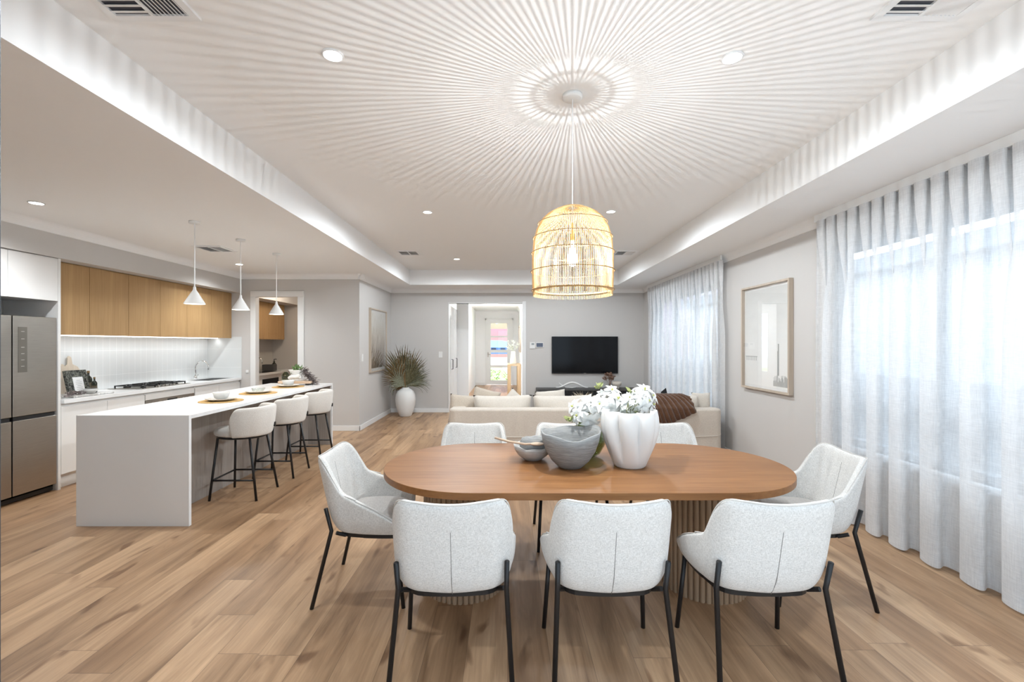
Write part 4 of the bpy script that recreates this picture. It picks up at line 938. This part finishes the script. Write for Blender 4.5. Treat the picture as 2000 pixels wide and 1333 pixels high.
# ------------------------------------------------------------------ sofa
SX0, SX1, SY, SZ = -.763, 2.80, 5.90, .652
def puff(w, h, t, ex=.5, seed=0, n=17, crease=0):
    """pillow: w along x, h along z, thickness t along y"""
    b = bm_new(); r = random.Random(seed); o = r.uniform(0, 50)
    fr = []
    for side in (-1, 1):
        vs = []
        for i in range(n):
            row = []
            for j in range(n):
                u, v = 2*i/(n-1)-1, 2*j/(n-1)-1
                th = (max(0, 1-abs(u)**2.6)*max(0, 1-abs(v)**2.6))**ex
                pin = 1-.06*(1-abs(v)**2)*abs(u)**3; pin2 = 1-.06*(1-abs(u)**2)*abs(v)**3
                d = noise.noise(Vector((u*2+o, v*2, side)))*.05*th
                row.append((u*w/2*pin, side*t/2*th + d*t, (v*h/2)*pin2 + .02*h*noise.noise(Vector((u*1.5, o, v*1.5)))))
            vs.append(row)
        fr.append(vs)
    A = [[b.verts.new(p) for p in row] for row in fr[0]]; B = [[(A[i][j] if i in (0, n-1) or j in (0, n-1) else b.verts.new(fr[1][i][j])) for j in range(n)] for i in range(n)]
    for i in range(n-1):
        for j in range(n-1): b.faces.new((A[i][j], A[i+1][j], A[i+1][j+1], A[i][j+1])); b.faces.new((B[i][j], B[i][j+1], B[i+1][j+1], B[i+1][j]))
    return b
def sofa():
    t = thing('sofa', 'long sand coloured fabric sofa seen from behind', 'sofa', ((SX0+SX1)/2, SY+.45, 0))
    def rounded(x0, x1, y0, y1, r, front=False):
        p = []
        for cx, cy, a0 in ((x1-r, y0+r, -PI/2), (x1-r, y1-r, 0), (x0+r, y1-r, PI/2), (x0+r, y0+r, PI)):
            for k in range(7): a = a0 + PI/2*k/6; p.append((cx+r*math.cos(a), cy+r*math.sin(a)))
        return p
    b = prism(bm_new(), rounded(SX0, SX1, SY, SY+.22, .09), .03, SZ); obj('back_frame', b, M['sofa'], t, world=True, bev=.03, seg=4)
    for x0, x1 in ((SX0, SX0+.2), (SX1-.2, SX1)): obj('arm', prism(bm_new(), rounded(x0, x1, SY+.06, SY+1.0, .06), .03, SZ-.015), M['sofa'], t, world=True, bev=.03, seg=4)
    obj('base', box(SX0+.19, SX1-.19, SY+.2, SY+1.0, .03, .30), M['sofa'], t, world=True, bev=.02)
    w = (SX1-SX0-.4)/4
    for k in range(4): obj('seat_cushion', box(SX0+.2+w*k+.003, SX0+.2+w*(k+1)-.003, SY+.35, SY+1.02, .30, .47), M['sofa_cushion'], t, world=True, bev=.05, seg=4)
    obj('piping', tube(bm_new(), [(SX0-.003, SY+.5, .30), (SX0-.003, SY+.06, .30), (SX0+.03, SY+.01, .295), (SX0+.09, SY-.004, .29), (SX1-.5, SY-.004, .29), (SX1-.09, SY-.004, .305), (SX1-.03, SY+.02, .315), (SX1+.003, SY+.08, .32), (SX1+.003, SY+.5, .32)], .005, 6), M['sofa_cushion'], t, world=True)
    for x, y in ((SX0+.1, SY+.1), (SX1-.1, SY+.1), (SX0+.1, SY+.9), (SX1-.1, SY+.9)): obj('foot', box(x-.03, x+.03, y-.03, y+.03, 0, .03), M['dark_cab'], t, world=True)
    xs = [(-.47, .335), (.345, 1.14), (1.15, 1.95), (1.96, 2.62)]
    for k, (a, c) in enumerate(xs):
        b = puff(c-a, .45, .30, .33, k+3, 21); bmesh.ops.translate(b, verts=b.verts, vec=((a+c)/2, SY+.34, .575)); obj('back_cushion', b, M['sofa_cushion'], t, True, world=True)
sofa()
def pillow(name, lab, w, h, th, loc, rot, m, seed=1):
    b = puff(w, h, th, .5, seed); o = obj(name, b, m, smooth=True); tag(o, lab, 'cushion', 'loose cushions on the sofa')
    o.location = loc; o.rotation_euler = rot; return o
pillow('scatter_cushion', 'tan scatter cushion at the left arm of the sofa', .42, .42, .16, (-.62, SY+.40, .37), (-.2, .12, .25), M['pillow'], 2)
pillow('scatter_cushion', 'sand scatter cushion poking up behind the left back cushion', .40, .40, .14, (-.38, SY+.70, .46), (-.25, .28, .1), M['pillow'], 4)
pillow('scatter_cushion', 'pale scatter cushion with its corner up, second from the left', .36, .36, .12, (-.02, SY+.72, .47), (-.25, .72, 0), M['sofa_cushion'], 6)
pillow('scatter_cushion', 'cream scatter cushion low behind the second back cushion', .44, .36, .12, (.66, SY+.72, .465), (-.25, -.10, 0), M['sofa_cushion'], 8)
pillow('scatter_cushion', 'square beige cushion at the right arm of the sofa', .26, .36, .14, (2.66, SY+.36, .47), (0, 0, 0), M['sofa_cushion'], 9)
# fur throw: draped diamond over the sofa back
def throw():
    nu, nv = 141, 71
    x0, x1 = (1262-991)/889*5.87, (1357-991)/889*5.87
    def f(u, v):
        x = x0 + (x1-x0)*u
        # lower edge: point at u=.4
        low = .655 - (.19*(1-abs(u-.40)/.42) if abs(u-.40) < .42 else 0)**1.0
        low = .60 - .135*max(0, 1-((u-.40)/.46)**2) if True else low
        low = .62 - .15*max(0, 1-abs((u-.38)/(.40 if u < .38 else .62))**1.35)
        L1 = (SZ+.012) - low; L2 = .30
        s = v*(L1+L2)                       # from bottom up
        if s < L1: p = Vector((x, SY-.022, low+s))
        else:
            k = (s-L1)/L2; p = Vector((x, SY-.022+.26*k, SZ+.012+.15*math.sin(min(1, k*1.2)*PI/2)*(1 if u < .85 else 1-(u-.85)*1.5)))
        ribs = .5+.5*math.sin((u*10.5 + v*3.6 + .25*math.sin(v*5+u*3))*2*PI)
        fold = .020*noise.noise(Vector((u*3.5, v*3, 2)))
        p.y -= .024*ribs + fold + .012; p.z += .008*ribs*(v > .5)
        p.z += .012*noise.noise(Vector((u*7, 0, 5)))*(v < .2)
        return p
    b = bm_new(); grid(b, nu, nv, f)
    tag(obj('fur_throw', b, M['fur'], smooth=True, solid=.016, soff=1), 'brown ribbed faux fur throw draped over the sofa back', 'throw')
throw()

# ------------------------------------------------------------------ living room wall
t = thing('television', 'black flat television mounted on the back wall', 'television', (1.68, YB, .85))
tx0, tx1, tz0, tz1 = .965, 2.405, .852, 1.66
obj('bezel', box(tx0, tx1, YB-.055, YB-.03, tz0, tz1), M['tvb'], t, world=True, bev=.003)
obj('screen', box(tx0+.008, tx1-.008, YB-.058, YB-.0545, tz0+.016, tz1-.008), M['tv'], t, world=True)
obj('wall_mount', box(1.45, 1.9, YB-.03, YB, 1.1, 1.4), M['tvb'], t, world=True)
obj('logo', box(1.66, 1.71, YB-.060, YB-.055, tz0+.001, tz0+.010), M['steel'], t, world=True)
t = thing('media_console', 'long low charcoal media console with fluted doors', 'cabinet', (1.7, 9.7, 0))
cx0, cx1, cy0, cy1, cz0, cz1 = .62, 2.78, 9.50, 9.92, .09, .548
b = bm_new(); bx(b, cx0, cx1, cy0, cy1, cz1-.03, cz1); bx(b, cx0, cx1, cy0, cy1, cz0, cz0+.03); bx(b, cx0, cx0+.03, cy0, cy1, cz0+.03, cz1-.03); bx(b, cx1-.03, cx1, cy0, cy1, cz0+.03, cz1-.03); bx(b, cx0+.03, cx1-.03, cy1-.02, cy1, cz0+.03, cz1-.03)
obj('carcass', b, M['dark_cab'], t, world=True)
for k in range(4):
    w = (cx1-cx0-.06)/4; a = cx0+.03+w*k; b = bm_new(); bx(b, a+.003, a+w-.003, cy0+.02, cy0+.035, cz0+.035, cz1-.035)
    n = 18
    for j in range(n): xx = a+.006+(w-.012)*(j+.5)/n; tube(b, [(xx, cy0+.02, cz0+.035), (xx, cy0+.02, cz1-.035)], .011, 8)
    obj('door', b, M['dark_slat'], t, world=True)
for x in (cx0+.15, cx1-.15):
    for y in (cy0+.06, cy1-.06): obj('leg', box(x-.02, x+.02, y-.02, y+.02, 0, cz0), M['dark_cab'], t, world=True)
# wavy sculpture
b = bm_new(); A = [(1.03+.68*s, 9.66, .548+.086+.052*math.sin(s*2.15*PI-1.9)) for s in [k/50 for k in range(51)]]
tube(b, [(x, y, z-.008) for x, y, z in A], [.009+.013*math.sin(PI*k/50) for k in range(51)], 10)
tube(b, [(1.10, 9.70, .67), (1.16, 9.70, .62), (1.24, 9.69, .575), (1.38, 9.68, .567), (1.46, 9.67, .58)], [.006, .010, .012, .010, .005], 10)
tag(obj('wave_sculpture', b, M['pot_white'], smooth=True), 'white looping ribbon sculpture on the media console', 'ornament')
t = thing('footed_bowl', 'cream footed bowl on the right of the media console', 'bowl', (2.33, 9.68, .548))
obj('body', lathe(bm_new(), [(0, 0), (.045, 0), (.05, .03), (.035, .05), (.085, .07), (.095, .10), (.095, .15), (.088, .15), (.088, .10), (0, .08)], 32), M['sofa_cushion'], t, True)
t = thing('dried_flower_vase', 'small glass vase of dried brown flowers left of the footed bowl', 'vase', (2.19, 9.70, .548))
obj('body', lathe(bm_new(), [(0, 0), (.04, 0), (.05, .03), (.045, .07), (.03, .10), (.028, .10), (.04, .07), (.045, .03), (0, .01)], 24), M['clear_glass'], t, True)
b = bm_new()
for k in range(14):
    c = (rnd.uniform(-.12, .06), rnd.uniform(-.04, .04), rnd.uniform(.15, .30)); tube(b, [(0, 0, .04), (c[0]*.5, c[1]*.5, c[2]*.7), c], .002, 5); sprig(b, c, 16, .025, .06, .014)
obj('dried_flowers', b, M['dry_brown'], t)
# wall plates
def plate(name, lab, x0, x1, y0, y1, z0, z1, m2=None, b2=None, cat='switch'):
    t = thing(name, lab, cat, ((x0+x1)/2, (y0+y1)/2, z0)); p = obj('plate', box(x0, x1, y0, y1, z0, z1), M['plastic'], t, world=True, bev=.002)
    if b2: obj('button' if cat == 'switch' else 'display', box(*b2), m2, t, world=True)
plate('light_switch', 'white light switch on the back wall by the hall opening', -1.50, -1.42, YB-.009, YB, 1.20, 1.33, M['trim'], (-1.475, -1.445, YB-.013, YB-.009, 1.24, 1.29))
plate('light_switch', 'white light switch on the side wall left of the grass picture', XL, XL+.009, 7.95, 8.03, 1.19, 1.32, M['trim'], (XL+.009, XL+.013, 7.975, 8.005, 1.23, 1.28))
plate('thermostat', 'white thermostat with a small grey display, left of the intercom panel', .485, .605, YB-.02, YB, 1.395, 1.535, M['lcd_g'], (.525, .585, YB-.023, YB-.02, 1.475, 1.515), 'thermostat')
plate('climate_panel', 'wall control panel with a dark blue screen left of the television', .622, .785, YB-.02, YB, 1.42, 1.53, M['lcd'], (.632, .775, YB-.023, YB-.02, 1.432, 1.518), 'control panel')
plate('power_outlet', 'small white power outlet on the tiled splashback side', -4.50, -4.46, YK-.01, YK, 1.0, 1.05, None, None, 'power outlet')
# pictures
def picture(name, lab, X, side, y0, y1, z0, z1, prm, fw, dp, border):
    t = thing(name, lab, 'picture', (X, (y0+y1)/2, z0)); s = side
    def bb(xa, xb, *r): return box(min(X+s*xa, X+s*xb), max(X+s*xa, X+s*xb), *r)
    b = bm_new()
    for r in ((y0, y1, z0, z0+fw), (y0, y1, z1-fw, z1), (y0, y0+fw, z0+fw, z1-fw), (y1-fw, y1, z0+fw, z1-fw)): bx(b, min(X, X+s*dp), max(X, X+s*dp), *r)
    obj('frame', b, M['frame'], t, world=True, bev=.001)
    obj('mat_board', bb(.004, .012, y0+fw, y1-fw, z0+fw, z1-fw), M['matboard'], t, world=True)
    p = obj('print', bb(.012, .014, y0+fw+border, y1-fw-border, z0+fw+border, z1-fw-border), prm, t, world=True)
    obj('glass_cover', bb(dp-.012, dp-.010, y0+fw, y1-fw, z0+fw, z1-fw), M['glass'], t, world=True)
    return t, p
picture('framed_picture', 'framed print of windswept dune grass on the living room side wall', XL, 1, 8.37, 9.48, .965, 2.168, M['print_a'], .022, .045, .05)
t, p = picture('framed_picture', 'pale framed pier photograph on the wall between the two curtains', XR, -1, 4.74, 5.71, .96, 2.19, M['print_b'], .022, .05, .03)
b = bm_new(); r5 = random.Random(5)
def ink(y0, y1, z0, z1): bx(b, XR-.0155, XR-.0142, y0, y1, z0, z1)
ink(5.40, 5.66, 1.345, 1.352); 
for k in range(7): yy = 5.42+.035*k; ink(yy, yy+.007, 1.30, 1.35)
for k in range(26): yy = 4.82+.010*k; ink(yy, yy+.004, 1.03, 1.03+r5.uniform(.05, .13))
ink(4.97, 4.99, 1.15, 1.50); ink(4.99, 5.0, 1.10, 1.42)
obj('print_detail', b, M['print_ink'], p, world=False).location = -world_loc(p)
picture('framed_picture', 'dark framed picture seen edge-on on the hall wall', .41, -1, 13.4, 14.6, 1.25, 2.05, M['matboard'], .03, .05, .03)

# corner vase and palm
t = thing('floor_vase', 'large matt white floor vase in the far left corner', 'vase', (-2.12, 9.47, 0))
obj('body', lathe(bm_new(), [(0, 0), (.115, 0), (.125, .01), (.16, .10), (.195, .22), (.21, .34), (.20, .44), (.165, .52), (.10, .565), (.075, .575), (.075, .595), (.068, .595), (.068, .57), (.15, .50), (.18, .34), (.10, .03), (0, .02)], 44), M['pot_white'], t, True)
t = thing('dried_palm_bunch', 'bunch of dried olive and brown fan palm leaves in the white floor vase', 'dried plant', (-2.12, 9.47, .55))
def fan(seed, yaw, tilt, L, spread, m, droop=.25, n=30):
    L *= 1.2; spread *= 1.12; r = random.Random(seed); b = bm_new()
    R = Matrix.Rotation(yaw, 3, 'Z'); stem_top = Vector((0, 0, .22))
    for k in range(n):
        a = -spread + 2*spread*k/(n-1); l = L*(1-.22*abs(a/spread)**2)*r.uniform(.88, 1.08); w = l*spread/n*1.15
        pts = []
        for j in range(8):
            s = j/7; rad = l*s; ang = a; zz = rad*math.cos(ang); xx = rad*math.sin(ang)
            dr = droop*s**2.6*l*(.5+abs(a)/spread*.7); yy = -.12*l*s**2 - r.uniform(0, .02)*s
            pts.append(Vector((xx + math.copysign(dr*.35, a)*s, yy, zz - dr*1.0)))
        prof = [.18, .62, .9, 1.0, .95, .7, .38, .04]
        dirx = Vector((math.cos(a), 0, -math.sin(a)))
        L0 = None
        for j in range(8):
            hw = w*prof[j]*.5*(1 if j < 5 else 1); zoff = (1 if k % 2 else -1)*.006*min(1, j/2)
            q = [pts[j]-dirx*hw+Vector((0, zoff, 0)), pts[j]+Vector((0, -zoff, 0)), pts[j]+dirx*hw+Vector((0, zoff, 0))]
            T = Matrix.Rotation(tilt, 3, 'Y'); q = [R @ (T @ (p+Vector((0, 0, .02))) + stem_top*0) for p in q]
            vs = [b.verts.new(p + Vector((0, 0, .06))) for p in q]
            if L0:
                b.faces.new((L0[0], L0[1], vs[1], vs[0])); b.faces.new((L0[1], L0[2], vs[2], vs[1]))
            L0 = vs
    tube(b, [(0, 0, -.3), R @ (Matrix.Rotation(tilt*.8, 3, 'Y') @ Vector((0, 0, .06)))+Vector((0, 0, .05))], .006, 6)
    for v in b.verts: v.co.x = max(v.co.x, -2.49+2.12); v.co.y = min(v.co.y, YB-.02-9.47)
    return obj('palm_frond', b, m, t, True)
fan(1, 0.2, -.05, .74, .62, M['palm_b'], .10, 26); fan(2, -.15, .62, .62, .72, M['palm_c'], .12, 30); fan(3, .75, -.55, .66, .70, M['palm_b'], .14, 28)
fan(4, -.5, .35, .70, .6, M['palm_a'], .2, 26); fan(5, .4, -.28, .76, .55, M['palm_a'], .2, 24); fan(6, -.1, .98, .58, .5, M['palm_a'], .3, 24); fan(7, .95, -.95, .58, .5, M['palm_c'], .35, 22)
fan(8, 0, -1.75, .42, .25, M['palm_b'], .9, 8)

# coffee table and small plants beyond the sofa
t = thing('coffee_table', 'low round timber coffee table hidden behind the sofa', 'coffee table', (1.25, 7.7, 0))
obj('top', lathe(bm_new(), [(0, .34), (.42, .34), (.42, .375), (0, .375)], 48), M['riser'], t); obj('base', lathe(bm_new(), [(0, 0), (.25, 0), (.25, .34), (0, .34)], 40), M['riser'], t)
t = thing('dried_grass_pot', 'pot of spiky dried grass just above the sofa cushions', 'plant', (1.26, 7.62, .375))
obj('pot', lathe(bm_new(), [(0, 0), (.06, 0), (.07, .09), (.063, .09), (0, .07)], 24), M['pot_white'], t, True)
b = bm_new(); sprig(b, (0, 0, .16), 60, .04, .20, .007); sprig(b, (0, 0, .12), 30, .02, .14, .006); obj('dried_grass', b, M['dry'], t)
t = thing('dark_leaf_plant', 'dark pointed leaves showing above the brown throw', 'plant', (2.33, 7.2, 0))
obj('pot', lathe(bm_new(), [(0, 0), (.11, 0), (.14, .30), (.13, .30), (0, .26)], 28), M['dark_cab'], t, True)
b = bm_new()
for dx, dz, hw in ((.18, .80, .05), (-.02, .76, .04), (-.12, .60, .035), (.08, .62, .035)):
    tip = Vector((dx, 0, dz)); o_ = Vector((0, 0, .28)); s = Vector((.4, 0, -.15)).normalized()*hw; m_ = o_*.15+tip*.85
    for q in (0, .012): b.faces.new([b.verts.new(o_+Vector((0, q, 0))), b.verts.new(m_-s+Vector((0, q, 0))), b.verts.new(tip+Vector((0, q, 0))), b.verts.new(m_+s+Vector((0, q, 0)))])
obj('leaf', b, M['black'], t)

# hall console
t = thing('hall_console', 'narrow oak console table against the hall wall', 'console table', (.2, 13.5, 0))
obj('top', box(.0, .39, 13.15, 14.2, .86, .90), M['console'], t, world=True)
for x in (.0, .29):
    for y in (13.15, 14.1): obj('leg', box(x, x+.10, y, y+.10, 0, .86), M['console'], t, world=True)
t = thing('hall_vase', 'pale vase with white blossom branches on the hall console', 'vase', (.17, 13.35, .90))
obj('body', lathe(bm_new(), [(0, 0), (.09, 0), (.10, .05), (.075, .22), (.06, .38), (.052, .38), (0, .30)], 24), M['sofa_cushion'], t, True)
b = bm_new()
for k in range(12):
    a = rnd.uniform(0, 2*PI); c = (.16*math.cos(a), .08*math.sin(a), rnd.uniform(.45, .72)); tube(b, [(0, 0, .3), (c[0]*.3, c[1]*.3, .42), c], .003, 5); sprig(b, c, 9, .04, .05, .016)
obj('blossom_branches', b, m_leaf('cream_green_blossom', (.30, .34, .20), (.80, .79, .72), 40), t)
